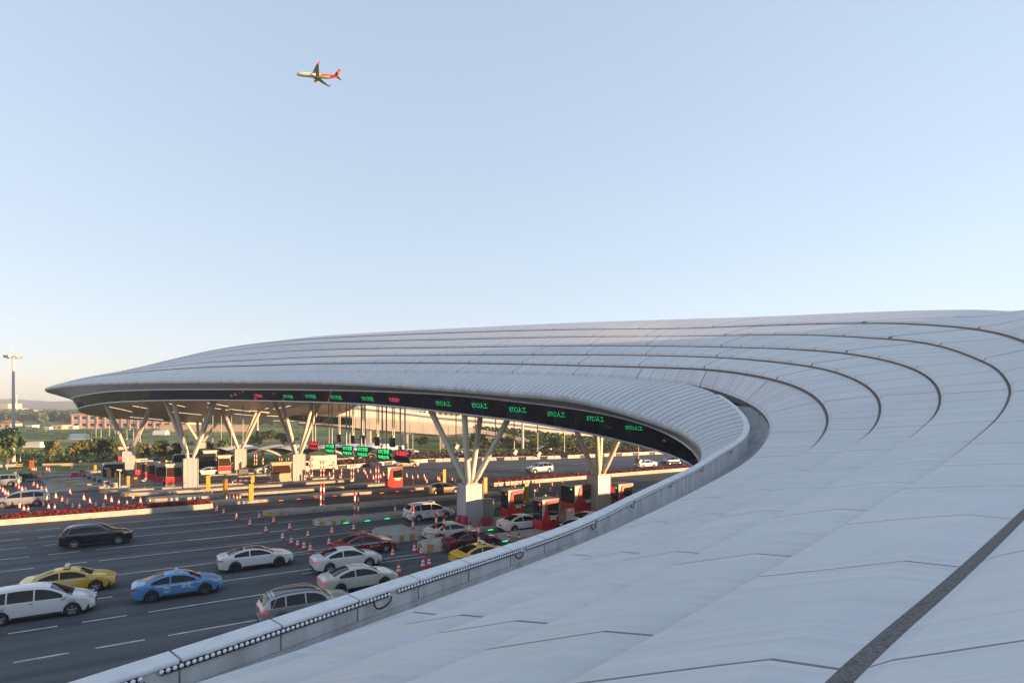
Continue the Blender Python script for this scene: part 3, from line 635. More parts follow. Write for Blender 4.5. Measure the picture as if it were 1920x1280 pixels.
planter('flower_planter', 41, 130, 72.2, 1.4, .55, [mat('pink_flower', (.34, .035, .12), .7), M_leaf], 'long stone planter of pink flowers beyond the columns on the right', 17000)
# ---------------------------------------------------------------- vehicles
def paint(name, col, rough=.28, metal=0.0): return mat(name, col, rough, metal, .5, coat=.6)
PW = paint('white_paint', (.62, .62, .62)); PG = paint('silver_paint', (.36, .36, .36), .3, .5); PB = paint('black_paint', (.008, .008, .01), .15)
PR = paint('dark_red_paint', (.16, .012, .012)); PY = paint('yellow_paint', (.62, .38, .015)); PBL = paint('blue_paint', (.07, .22, .45))
PBR = paint('bronze_paint', (.22, .17, .12), .32, .6); PGO = paint('gold_paint', (.40, .30, .18), .32, .5); PC = paint('cream_paint', (.50, .49, .44)); PD = paint('dark_blue_paint', (.012, .02, .045), .2)
PMR = paint('maroon_paint', (.09, .007, .014))
M_glass = mat('car_glass', (.006, .007, .009), .05, 0, .38); M_tyre = mat('tyre', (.022, .022, .022), .85); M_rim = mat('rim_alloy', (.45, .45, .46), .3, .8); M_rimd = mat('rim_dark', (.03, .03, .032), .4, .5)
M_blackp = mat('black_plastic', (.018, .018, .02), .6); M_tail = mat('tail_lamp', (.30, .004, .008), .2); M_brake = mat('brake_lamp_lit', (.85, .02, .03), .3, emit=.10)
M_head = mat('head_lamp', (.55, .56, .58), .12, .2); M_plateg = mat('green_plate', (.30, .50, .36), .5); M_plateb = mat('blue_plate', (.03, .07, .25), .5)
M_seamd = mat('shut_line', (.02, .02, .02), .8); M_chrome = mat('chrome', (.6, .6, .62), .15, 1.0); M_decalw = mat('decal_white', (.7, .7, .7), .5); M_decalk = mat('decal_black', (.015, .015, .02), .5)
def car_spec(kind):
    # side outline (x from the rear, 0..L ; z), belt, glass, size
    if kind == 'sedan': return dict(L=4.70, W=1.82, wb=2.72, rear=1.00, r=.335, belt=.93, top=[(0, .78), (.04, .98), (.22, 1.04), (.62, 1.07), (1.15, 1.30), (1.65, 1.43), (2.15, 1.47), (2.65, 1.43), (3.10, 1.26), (3.50, 1.03), (3.75, .98), (4.25, .88), (4.55, .76), (4.70, .62)], wins=(2.92, 3.52), rwin=(.66, 1.62), glass=(.98, 3.22), roofhw=.53)
    if kind == 'coupe': return dict(L=4.86, W=1.84, wb=2.83, rear=1.02, r=.345, belt=.94, top=[(0, .80), (.04, 1.02), (.25, 1.07), (.55, 1.10), (1.15, 1.32), (1.7, 1.42), (2.2, 1.45), (2.7, 1.40), (3.15, 1.23), (3.55, 1.01), (3.85, .97), (4.4, .87), (4.7, .76), (4.86, .62)], wins=(2.95, 3.56), rwin=(.62, 1.62), glass=(1.0, 3.28), roofhw=.52)
    if kind == 'suv': return dict(L=4.85, W=1.93, wb=2.93, rear=.98, r=.375, belt=1.08, top=[(0, .86), (.05, 1.15), (.16, 1.30), (.42, 1.62), (.85, 1.71), (1.7, 1.745), (2.4, 1.72), (2.85, 1.62), (3.25, 1.38), (3.52, 1.17), (3.9, 1.12), (4.45, 1.04), (4.75, .90), (4.85, .72)], wins=(2.80, 3.50), rwin=(.13, .46), glass=(.42, 3.22), roofhw=.60)
    if kind == 'mpv': return dict(L=5.0, W=1.90, wb=3.0, rear=1.0, r=.345, belt=1.04, top=[(0, .86), (.04, 1.12), (.12, 1.30), (.36, 1.62), (.85, 1.72), (1.7, 1.76), (2.6, 1.73), (3.1, 1.61), (3.55, 1.36), (3.95, 1.10), (4.3, 1.01), (4.65, .90), (4.9, .75), (5.0, .60)], wins=(3.02, 3.98), rwin=(.10, .38), glass=(.38, 3.62), roofhw=.63)
def pl(pts, x):
    return float(np.interp(x, [p[0] for p in pts], [p[1] for p in pts]))
def make_car(kind, name, pos, rz, label, cat, paint_m, roof_m=None, rim_m=None, brake=False, plate=None, extras=(), simple=False, group=None):
    c = car_spec(kind); L, W = c['L'], c['W']; hw = W/2; r = c['r']; xr, xf = c['rear'], c['rear']+c['wb']; rim_m = rim_m or M_rim
    root = empty(name, pos, rz, label, cat, group); x0 = -L/2
    xs_ = np.linspace(0, L, 800); tv = np.array([pl(c['top'], x) for x in xs_])
    for _ in range(3): tv = np.convolve(np.pad(tv, 18, mode='edge'), np.ones(37)/37, 'valid')
    tv[0:6] = np.minimum(tv[0:6], tv[6])
    def top(x): return float(np.interp(x, xs_, tv))
    zmax = max(tv)
    def belt(x): return min(c['belt']+.05*(1-x/L)-.0, top(x)-.02)
    def half(x):                                # plan shape
        e = 1.0
        if x < .55: e = 1-.16*((.55-x)/.55)**2.2
        if x > L-.75: e = 1-.30*((x-(L-.75))/.75)**2.3
        return hw*e
    def prof(x):
        zt, zb, h = top(x), belt(x), half(x); sill = .24+.10*max(0, (x-(L-.5))/.5)+.10*max(0, (.4-x)/.4)
        zl = sill
        for wx in (xr, xf):
            d = abs(x-wx); ra = r+.055
            if d < ra: zl = max(zl, r+math.sqrt(ra*ra-d*d))
        k = max(0.0, min(1.0, (zt-zb)/(zmax-c['belt'])))
        rh = h*.97*(1-k)+(c['roofhw']+.06)*k if k < 1 else c['roofhw']+.06
        rh = min(rh, h-.05-.02)
        zs = zb-.02
        m1 = max(zl, .45); m2 = max(zl, .68)
        p = [(h*.955, zl), (h*.995, m1), (h, m2), (h*.985, max(zl, zs-.06)), (h*.965, max(zb, zl+.001))]
        g = []
        for q in (.33, .66, .9): g.append((h*.955+(rh-h*.955)*(q**1.25), zb+(zt-.05*k-zb)*q))
        g.append((rh*.93, zt-.018-.02*k)); g.append((rh*.6, zt+.004*k)); g.append((0, zt+.022))
        return p+g
    NX = 36 if simple else 74
    st_ = sorted(set([L*i/NX for i in range(NX+1)]+([] if simple else [.02, L-.02])))
    rows = []
    for x in st_:
        P = prof(x); ring = [(x0+x, -y, z) for y, z in P]+[(x0+x, y, z) for y, z in P[-2::-1]]; rows.append(ring)
    m = MB(); m.grid(rows, smooth=True)
    m.add(rows[0], [tuple(range(len(rows[0])))]); m.add(rows[-1], [tuple(range(len(rows[0])-1, -1, -1))])
    body = m.build('body', [paint_m], root); normals(body)
    # underbody
    u = MB(); u.box((0, 0, .36), (L-.5, W-.16, .30)); 
    for wx in (xr, xf): u.box((x0+wx, 0, .50), (2*r+.1, W-.46, .46))
    u.build('underbody', M_blackp, root)
    def surf(x, z, off=.006):                  # half width of the side at a height
        P = prof(x)[3:9]; ys = [p[0] for p in P]; zs = [p[1] for p in P]
        return float(np.interp(z, zs, ys))+off
    def side_patch(name, pieces, mt, par=root, off=.006):
        for sd in (-1, 1):
            for fn in pieces:
                mm = MB(); rws = []
                for x, zl, zh in fn: rws.append([(x0+x, sd*surf(x, zl+(zh-zl)*q, off), zl+(zh-zl)*q) for q in np.linspace(0, 1, 4)])
                if sd > 0: rws = rws[::-1]
                mm.grid(rws); o = mm.build(name, mt, par)
    # side windows
    ga, gb = c['glass']; cuts = [ga, ga+(gb-ga)*.5, gb] if kind in ('sedan', 'coupe') else [ga, ga+(gb-ga)*.27, ga+(gb-ga)*.62, gb]
    if kind in ('sedan', 'coupe'): cuts = [ga-.05, ga+.95, gb+.12]
    pcs = []
    for i in range(len(cuts)-1):
        pts = []
        for x in np.linspace(cuts[i]+.03, cuts[i+1]-.04, 4 if simple else 9):
            zl, zh = belt(x)+.025, top(x)-.105
            if zh-zl > .015: pts.append((x, zl, zh))
        if len(pts) > 2: pcs.append(pts)
    side_patch('side_window', pcs, M_glass)
    # windscreen and rear window
    for nm, (a, b) in (('windscreen', c['wins']), ('rear_window', c['rwin'])):
        mm = MB(); rws = []
        for x in np.linspace(a, b, 4 if simple else 9):
            P = prof(x); ye = P[8][0]*.90; zt = [p for p in P[8:]]
            row = []
            for q in np.linspace(-1, 1, 9):
                y = ye*q; z = float(np.interp(abs(y), [p[0] for p in zt[::-1]], [p[1] for p in zt[::-1]])); row.append((x0+x-(.004 if nm[0] == 'r' else -.004), y, z+.008))
            rws.append(row)
        mm.grid(rws); mm.build(nm, M_glass, root)
    # wheels
    for wx in (xr, xf):
        for sd in (-1, 1):
            ty = MB(); y0 = sd*(hw-.105); ww = .105
            ty.lathe([(r*.60, -ww), (r*.90, -ww), (r, -ww*.7), (r, ww*.7), (r*.90, ww), (r*.60, ww)], (0, 0, 0), 12 if simple else 24, axis='Y')
            we = ty.build('wheel', M_tyre, root, (x0+wx, y0, r)); rm = MB()
            rm.lathe([(r*.66, ww*.92*sd), (r*.60, ww*.95*sd), (r*.58, ww*.5*sd), (.01, ww*.45*sd)], (0, 0, 0), 12 if simple else 20, axis='Y', mi=1)
            if not simple:
                rm.lathe([(r*.17, ww*.80*sd), (r*.12, ww*.88*sd), (.005, ww*.88*sd)], (0, 0, 0), 10, axis='Y')
                for k in range(5):
                    a = k*math.tau/5+.3
                    for da in (-.16, .16):
                        p1 = Vector((math.cos(a+da*.6)*r*.14, ww*.80*sd, math.sin(a+da*.6)*r*.14)); p2 = Vector((math.cos(a+da)*r*.62, ww*.90*sd, math.sin(a+da)*r*.62)); rm.tube(p1, p2, .020, n=5)
            rm.lathe([(r*.66, ww*.92*sd), (r*.60, ww*1.0*sd), (r*.575, ww*.95*sd)], (0, 0, 0), 12 if simple else 20, axis='Y')
            rm.build('rim', [rim_m, M_rimd], we)
    # lamps
    zh = c['belt']-.17
    side_patch('headlight', [[(x, zh-.05+.07*(1-(x-(L-.62))/.5)*.4, zh+.075-.05*max(0, (x-(L-.62))/.5)) for x in np.linspace(L-.62, L-.10, 5)]], M_head)
    side_patch('taillight', [[(x, zh+.05, zh+.14-.05*(x-.02)/.34) for x in np.linspace(.02, .36, 5)]], M_brake if brake else M_tail)
    tl = M_brake if brake else M_tail
    for sd in (-1, 1):
        b = MB(); b.box((x0-.005, sd*hw*.62, zh+.085), (.02, .30, .085)); b.build('taillight', tl, root)
        b = MB(); b.box((x0+L-.03, sd*hw*.42, zh-.12), (.05, .34, .10)); b.build('headlight', M_head, root)
    if simple: return root
    g = MB(); g.box((x0+L-.005, 0, .52), (.03, W*.46, .20)); g.build('grille', M_blackp, root)
    b = MB(); b.box((x0-.004, 0, .36), (.03, W*.72, .14)); b.build('rear_bumper_trim', M_blackp, root)
    pm = plate or M_plateg
    b = MB(); b.box((x0-.012, 0, .66), (.012, .44, .14)); b.build('license_plate', pm, root)
    for sd in (-1, 1):
        b = MB(); b.lathe([(.0, -.10), (.07, -.07), (.085, 0), (.07, .07), (0, .10)], (0, 0, 0), 10, axis='Y'); o = b.build('wing_mirror', paint_m, root, (x0+gb+.06, sd*(hw+.06), c['belt']+.09)); o.scale = (.75, 1, 1)
    sd_l = [gb+.10, (cuts[1] if kind in ('sedan', 'coupe') else cuts[2])]+([cuts[1]] if kind not in ('sedan', 'coupe') else [])
    for xd in sd_l: side_patch('door_seam', [[(xd-.007, .40, belt(xd)-.0), (xd+.007, .40, belt(xd)-.0)]], M_seamd, off=.003)
    for xd in sd_l[:2]: side_patch('door_handle', [[(xd-1.0+.80, c['belt']-.09, c['belt']-.055), (xd-1.0+.97, c['belt']-.09, c['belt']-.055)]], M_chrome if kind == 'mpv' else paint_m, off=.018)
    side_patch('sill', [[(x, .25, .36) for x in np.linspace(xr+r+.1, xf-r-.1, 6)]], M_blackp, off=.004)
    for e in extras: e(root, c, x0, surf, top, belt)
    if roof_m:
        mm = MB(); rws = []
        for x in np.linspace(c['rwin'][1]+.06, c['wins'][0]-.04, 9):
            P = prof(x); zt = P[8:]; ye = P[8][0]*.98
            rws.append([(x0+x, ye*q, float(np.interp(abs(ye*q), [p[0] for p in zt[::-1]], [p[1] for p in zt[::-1]]))+.006) for q in np.linspace(-1, 1, 7)])
        mm.grid(rws); mm.build('roof_panel', roof_m, root)
    return root
# writing
def text_mesh(name, body, size, mt, parent, loc, rot, sx=1.0, ext=.004, align='CENTER', label=None, flip=False, shear=0):
    cu = bpy.data.curves.new(name, 'FONT'); cu.body = body; cu.size = size; cu.align_x = align; cu.align_y = 'CENTER'; cu.extrude = ext; cu.resolution_u = 2
    t = bpy.data.objects.new(name, cu); COL.objects.link(t); dg = bpy.context.evaluated_depsgraph_get(); dg.update()
    me = bpy.data.meshes.new_from_object(t.evaluated_get(dg)); bpy.data.objects.remove(t); bpy.data.curves.remove(cu)
    me.materials.clear(); me.materials.append(mt); o = bpy.data.objects.new(name, me); COL.objects.link(o)
    me.transform(Matrix.Diagonal((sx, -1 if flip else 1, 1, 1)))
    if shear: me.transform(Matrix(((1, shear, 0, 0), (0, 1, 0, 0), (0, 0, 1, 0), (0, 0, 0, 1))))
    if flip: me.flip_normals()
    if parent is not None: o.parent = parent
    o.location = loc; o.rotation_euler = rot; return o
def roof_sign(txt, col_m, size=(.26, .86, .15), tm=None):
    def f(root, c, x0, surf, top, belt):
        xx = 2.25; z = top(xx)+.02; m = MB(); m.box((x0+xx, 0, z+.015), (size[0]+.06, size[1]+.04, .03), mi=1); m.box((x0+xx, 0, z+.03+size[2]/2), size, taper=.88)
        o = m.build('roof_sign', [col_m, M_blackp], root)
        if txt:
            for s in (-1, 1): text_mesh('sign_text', txt, .12, tm or M_decalk, o, (x0+xx-.135*1, 0, z+.10), (math.pi/2, 0, -math.pi/2), 1) if s < 0 else None
    return f
def side_text(txt, x, z, size, tm):
    def f(root, c, x0, surf, top, belt):
        text_mesh('door_lettering', txt, size, tm, root, (x0+x, -surf(x, z, .012), z), (math.pi/2-.05, 0, 0), ext=.002)
    return f
def side_disc(x, z, r, tm):
    def f(root, c, x0, surf, top, belt):
        m = MB(); y = -surf(x, z, .010)
        for r0, r1 in ((r, r*.82), (r*.62, r*.30)):
            m.add([(x0+x+rr*math.cos(k*math.tau/16), y-.002, z+rr*math.sin(k*math.tau/16)) for rr in (r0, r1) for k in range(16)], [(k, (k+1) % 16, 16+(k+1) % 16, 16+k) for k in range(16)])
        for k in range(10):
            a = k*math.tau/10; m.box((x0+x+math.cos(a)*r*1.12, y-.002, z+math.sin(a)*r*1.12), (.03, .004, .03))
        m.build('door_emblem', tm, root)
    return f
def checker(x0_, x1_, z, tm):
    def f(root, c, x0, surf, top, belt):
        m = MB(); n = int((x1_-x0_)/.05)
        for k in range(n):
            x = x0_+k*.05; zz_ = z+(.022 if k % 2 else -.022); m.quad(*[(x0+xx, -surf(xx, zc, .008), zc) for xx, zc in ((x, zz_-.022), (x+.05, zz_-.022), (x+.05, zz_+.022), (x, zz_+.022))])
        m.build('checker_stripe', tm, root)
    return f
def swoosh(root, c, x0, surf, top, belt):
    for sd in (-1, 1):
        m = MB(); rws = []
        for k in range(13):
            x = 2.05+k*.17; zc = .42+.42*math.sin(k/12*math.pi*.52)**1.2; th = .05+.16*math.sin(math.pi*k/12)
            rws.append([(x0+x, sd*surf(x, max(.40, zc-th/2), .009), max(.36, zc-th/2)), (x0+x, sd*surf(x, zc+th/2, .009), zc+th/2)])
        m.grid(rws if sd < 0 else rws[::-1]); m.build('side_stripe', M_decalk, root)
def lightbar(root, c, x0, surf, top, belt):
    m = MB(); z = top(2.75); m.box((x0+2.75, 0, z+.09), (.28, 1.15, .11), taper=.9); m.box((x0+2.75, 0, z+.02), (.12, 1.0, .05), mi=1); m.build('light_bar', [mat('lightbar_grey', (.34, .36, .40), .3), M_blackp], root)
def roofbox(root, c, x0, surf, top, belt):
    m = MB(); z = top(2.2); m.box((x0+2.25, 0, z+.08), (.16, .34, .13), taper=.85); m.build('roof_sign', mat('sign_pale', (.55, .50, .55), .4), root)
def rails(root, c, x0, surf, top, belt):
    for sd in (-1, 1):
        m = MB(); m.path([(x0+x, sd*(c['roofhw']-.04), top(x)+.05-(.05 if k in (0, 6) else 0)) for k, x in enumerate(np.linspace(.75, 2.75, 7))], .018, n=6); m.build('roof_rail', M_chrome, root)
        m = MB(); m.path([(x0+x, sd*surf(x, belt(x)+.02, .012), belt(x)+.02) for x in np.linspace(.5, 3.3, 12)]+[(x0+x, sd*surf(x, top(x)-.10, .012), top(x)-.10) for x in np.linspace(3.0, .75, 10)]+[(x0+.5, sd*surf(.5, belt(.5)+.02, .012), belt(.5)+.02)], .014, n=5); m.build('window_trim', M_chrome, root)
def carpos(p, d): return p+NV*(-d)                  # from the near wheels' contact to the car's middle
def place(kind, name, rear=None, front=None, mid=None, back=False, **k):
    c = car_spec(kind); hw = c['W']/2-.05
    if mid is not None: ctr = mid
    else:
        if rear is not None: p = G(*rear); ctr = p+U*((c['L']/2-c['rear'])*(-1 if back else 1))
        else: p = G(*front); ctr = p+U*((c['L']/2-c['rear']-c['wb'])*(-1 if back else 1))
        ctr = ctr-NV*hw
    ctr.z = .006
    return make_car(kind, name, ctr, LANE+(math.pi if back else 0), paint_m=k.pop('p'), **k)
place('mpv', 'minivan', front=(135, 1154.5), p=PW, label='white minivan in the nearest lane at the left edge of the road', cat='minivan')
place('sedan', 'taxi', front=(179.5, 1108.7), p=PY, label='yellow taxi just beyond the white minivan', cat='taxi', extras=[roof_sign('TAXI', mat('sign_cream', (.55, .50, .35), .4)), side_disc(2.25, .68, .09, M_decalw), side_text('出租汽车', 2.62, .68, .13, M_decalw), checker(1.0, 3.7, .86, M_decalw)])
place('sedan', 'taxi', rear=(284.5, 1130), p=PBL, rim_m=mat('rim_grey', (.10, .10, .10), .5, .4), label='blue taxi with white emblem and lettering on its doors', cat='taxi', extras=[roofbox, side_disc(1.75, .68, .17, M_decalw), side_text('联系', 2.75, .74, .26, M_decalw), side_text('出租', 3.02, .62, .12, M_decalw), checker(1.2, 3.6, .87, M_decalw)])
place('suv', 'car', rear=(139, 1029), p=PB, plate=M_plateb, brake=False, label='black SUV driving alone in front of the red flower bed', cat='car', extras=[rails])
place('coupe', 'car', rear=(441, 1073), p=PW, roof_m=PB, rim_m=M_rimd, plate=M_plateb, label='white sedan with black roof and black wheels', cat='car')
place('sedan', 'car', front=(692.5, 1064), p=PW, brake=True, label='white sedan with lit brake lights between the red taxi and a grey-white sedan', cat='car')
place('sedan', 'car', rear=(638.7, 1116), p=PC, brake=True, rim_m=M_rimd, label='pearl white sedan with dark wheels half behind the parapet', cat='car')
place('suv', 'car', mid=G(602, 1172)+Vector((-1.0, .9, 0)), p=PG, brake=True, label='silver SUV with dark roof cut off by the parapet', cat='car', roof_m=mat('glass_roof', (.05, .06, .07), .1), extras=[rails])
place('sedan', 'taxi', front=(723.7, 1035.5), p=PR, brake=True, label='dark red taxi with white lettering among the traffic cones', cat='taxi', extras=[roof_sign('TAXI', mat('sign_red', (.30, .12, .10), .4), tm=M_decalw), side_disc(2.55, .66, .09, M_decalw), side_text('白云出租', 2.95, .66, .13, M_decalw), checker(.9, 3.9, .86, M_decalw)])
place('mpv', 'minivan', rear=(785, 978.7), p=PW, plate=M_plateb, label='white police minivan with black side stripe and roof light bar', cat='minivan', extras=[lightbar, swoosh, side_text('公安', 1.95, .80, .24, M_decalk), checker(.6, 1.7, 1.0, mat('decal_orange', (.6, .15, .03), .5))])
place('sedan', 'car', rear=(826, 1017), p=PC, plate=M_plateb, label='white sedan behind two striped posts before the nearest column', cat='car')
place('sedan', 'car', rear=(866, 1036), p=PMR, plate=M_plateb, brake=False, label='maroon sedan right of the white sedan, behind the striped posts', cat='car')
place('sedan', 'taxi', mid=G(905, 1056), p=PY, label='yellow taxi mostly hidden behind the parapet', cat='taxi', extras=[roof_sign('TAXI', mat('sign_cream', (.55, .50, .35), .4))])
place('sedan', 'car', rear=(965, 999), p=PW, brake=True, plate=M_plateb, label='white sedan with lit brake lights stopping at a red booth', cat='car')
place('sedan', 'car', rear=(817.8, 928.2), p=PBR, plate=M_plateb, label='bronze sedan driving away left of the nearest column', cat='car')
place('sedan', 'car', mid=G(1108, 987), p=PW, label='white sedan hidden up to its roof between booths and parapet', cat='car')
place('sedan', 'car', mid=G(1090, 1003), p=PB, label='black car of which only the roof shows over the parapet', cat='car')
place('suv', 'car', rear=(1030, 886), back=True, p=PG, plate=M_plateb, label='silver SUV crossing the wide empty road beyond the columns', cat='car')
place('sedan', 'car', rear=(1226, 876.5), back=True, p=PW, plate=M_plateb, label='pale sedan right of the rightmost column on the far road', cat='car')
place('sedan', 'car', rear=(1275, 870), back=True, p=PD, plate=M_plateb, label='dark car at the right end of the far road', cat='car')
place('sedan', 'car', rear=(777, 876), back=True, p=PGO, plate=M_plateb, label='gold sedan on the far road below the red lane sign', cat='car')
place('sedan', 'car', rear=(655, 866.5), back=True, p=PG, simple=True, label='silver sedan beyond the far hedge beside the white box truck', cat='car')
place('sedan', 'car', rear=(704, 862.5), back=True, p=PW, simple=True, label='white sedan beyond the far hedge behind a green lane sign', cat='car')
place('coupe', 'car', front=(372, 893.5), back=True, p=PW, simple=True, label='white car just right of the column with the worker', cat='car')
place('sedan', 'car', front=(489, 888.5), back=True, p=PW, simple=True, label='white car half hidden behind the tan booth', cat='car')
place('mpv', 'minivan', rear=(68.5, 948.7), back=True, p=PG, label='silver minivan at the left edge behind the red flower bed', cat='minivan')
place('suv', 'car', rear=(20, 912.5), back=True, p=PG, label='silver hatchback cut by the left edge of the picture', cat='car')
place('sedan', 'car', mid=G(287, 872), back=True, p=PD, simple=True, label='dark car behind the row of small red booths', cat='car')
for i, (x, y, pm, lb) in enumerate([(765, 853, PW, 'white car on the service road behind the signs'), (870, 852, PG, 'silver car on the service road left of the white lamp mast'), (1017, 847, PW, 'white car on the service road beside the ramp')]):
    place('sedan', 'car', mid=G(x, y), back=True, p=pm, simple=True, label=lb, cat='car')
# white box truck
def truck():
    p = G(598, 888)-NV*1.1; r = empty('box_truck', p, LANE, 'white box truck facing left beside the far hedge', 'truck')
    m = MB(); m.box((.8, 0, 1.95), (4.3, 2.2, 2.2)); b = m.build('cargo_box', paint('box_paint', (.46, .46, .44), .5), r)
    m = MB(); m.prism([(-1.45, .45), (-3.1, .45), (-3.15, 1.1), (-2.85, 1.45), (-2.35, 2.15), (-1.45, 2.2)], -.95, .95); m.build('cab', PW, r)
    m = MB()
    for y in (-.955, .955): m.add([(-1.65, y, 1.4), (-2.65, y, 1.4), (-2.32, y, 2.02), (-1.65, y, 2.02)], [(0, 1, 2, 3) if y < 0 else (3, 2, 1, 0)])
    m.build('side_window', M_glass, r); m = MB(); m.box((-2.62, 0, 1.78), (.03, 1.7, .72), ry=-.62); m.build('windscreen', M_glass, r)
    for x in (-2.3, 2.0):
        for s in (-1, 1):
            m = MB(); m.lathe([(.2, -.12), (.38, -.12), (.40, -.08), (.40, .08), (.38, .12), (.2, .12), (.01, .1)], (0, 0, 0), 16, axis='Y'); m.build('wheel', M_tyre, r, (x, s*.92, .4))
    m = MB(); m.box((.6, 0, .68), (4.6, 1.0, .25)); m.build('chassis', M_blackp, r)
    m = MB()
    for k in range(10): m.box((1.2+k*.2, -1.112, 1.15+.25*math.sin(k/9*math.pi)), (.22, .01, .03+.22*math.sin(k/9*math.pi)))
    m.build('side_decal', mat('decal_green', (.07, .20, .10), .5), r)
    text_mesh('box_lettering', '货物运输', .34, mat('decal_greyblue', (.2, .3, .35), .5), r, (.7, -1.112, 2.1), (math.pi/2, 0, 0))
truck()
# dark coach behind the column
def coach():
    p = G(334, 883)-NV*1.2; r = empty('coach', p+U*2.6, LANE, 'dark blue coach half hidden behind the column with the worker', 'bus')
    m = MB(); rows = []
    for x, h, w in ((-6.0, 1.2, 1.05), (-5.9, 1.9, 1.18), (-5.6, 2.7, 1.22), (-5.1, 3.15, 1.25), (5, 3.2, 1.25), (5.4, 3.0, 1.22)):
        rows.append([(x, -w, .4), (x, -w, 1.4), (x, -w*.97, h*.95), (x, -w*.85, h), (x, w*.85, h), (x, w*.97, h*.95), (x, w, 1.4), (x, w, .4)])
    m.grid(rows); m.add(rows[0], [tuple(range(8))]); m.add(rows[-1], [tuple(range(7, -1, -1))]); m.build('body', PD, r)
    m = MB(); m.grid([[(x, -w-.012, z) for z in (1.5, 2.6)] for x, w in ((-5.2, 1.235), (4.9, 1.245))]); m.build('side_window', M_glass, r)
    m = MB(); m.grid([[(-6.03, y, 1.25), (-5.93, y, 1.9), (-5.63, y, 2.7)] for y in (-1, -.4, .4, 1)]); m.build('windscreen', M_glass, r)
    r.scale = (.62, 1, .9)
    for y in (-.8, .8): m = MB(); m.box((-6.02, y, .85), (.06, .35, .2)); m.build('headlight', M_head, r)
    for x in (-4, 3.2):
        for s in (-1, 1): m = MB(); m.lathe([(.25, -.14), (.48, -.14), (.5, -.1), (.5, .1), (.48, .14), (.25, .14), (.01, .12)], (0, 0, 0), 16, axis='Y'); m.build('wheel', M_tyre, r, (x, s*1.1, .5))
coach()
# ---------------------------------------------------------------- unseen block added under the near roof to keep low sun off the road
def offc(C, d):
    T = np.gradient(C, axis=0); T[:, 2] = 0; T /= np.linalg.norm(T, axis=1)[:, None]; return C+np.stack([T[:, 1], -T[:, 0], 0*T[:, 0]], 1)*d
PB_ = [p for p in offc(PA, 2.6)[::12] if p[1] < 30]
plan = [Vector((p[0], p[1], 0)) for p in PB_]+[ST(44, 19.5), ST(66, 19.5), ST(85, 20), ST(110, 20)]
inner = [ST(110, 12), ST(66, 8), ST(44, 6), Vector((4, 6, 0)), Vector((-4, -6, 0)), Vector((-16, -20, 0))]
WALLH = 5.05
sb = MB(); poly = plan+inner; n = len(poly)
sb.add([(p.x, p.y, 0) for p in poly]+[(p.x, p.y, WALLH) for p in poly], [tuple(range(n, 2*n))]+[(k, (k+1) % n, n+(k+1) % n, n+k) for k in range(n)])
blocker = empty('sun_blocker', (10, 20, 0), 0, 'low grey unseen block added under the near roof to shade the road', 'building')
o = sb.build('wall', mat('blocker_grey', (.30, .30, .30), .85, noise=.2), blocker); normals(o); o.matrix_parent_inverse = Matrix.Translation((-10, -20, 0))
for a_, b_ in zip(plan[4:-3], plan[5:-2]):
    d_ = (b_-a_); 
    if d_.length < 3: continue
    wv = MB(); nn = Vector((-d_.y, d_.x, 0)).normalized()*.03
    wv.quad(a_.lerp(b_, .2)+nn+Vector((0, 0, 1)), a_.lerp(b_, .8)+nn+Vector((0, 0, 1)), a_.lerp(b_, .8)+nn+Vector((0, 0, 2.6)), a_.lerp(b_, .2)+nn+Vector((0, 0, 2.6)))
    o = wv.build('window', M_glass, blocker); o.matrix_parent_inverse = Matrix.Translation((-10, -20, 0))  # glass panes set on the added sun block

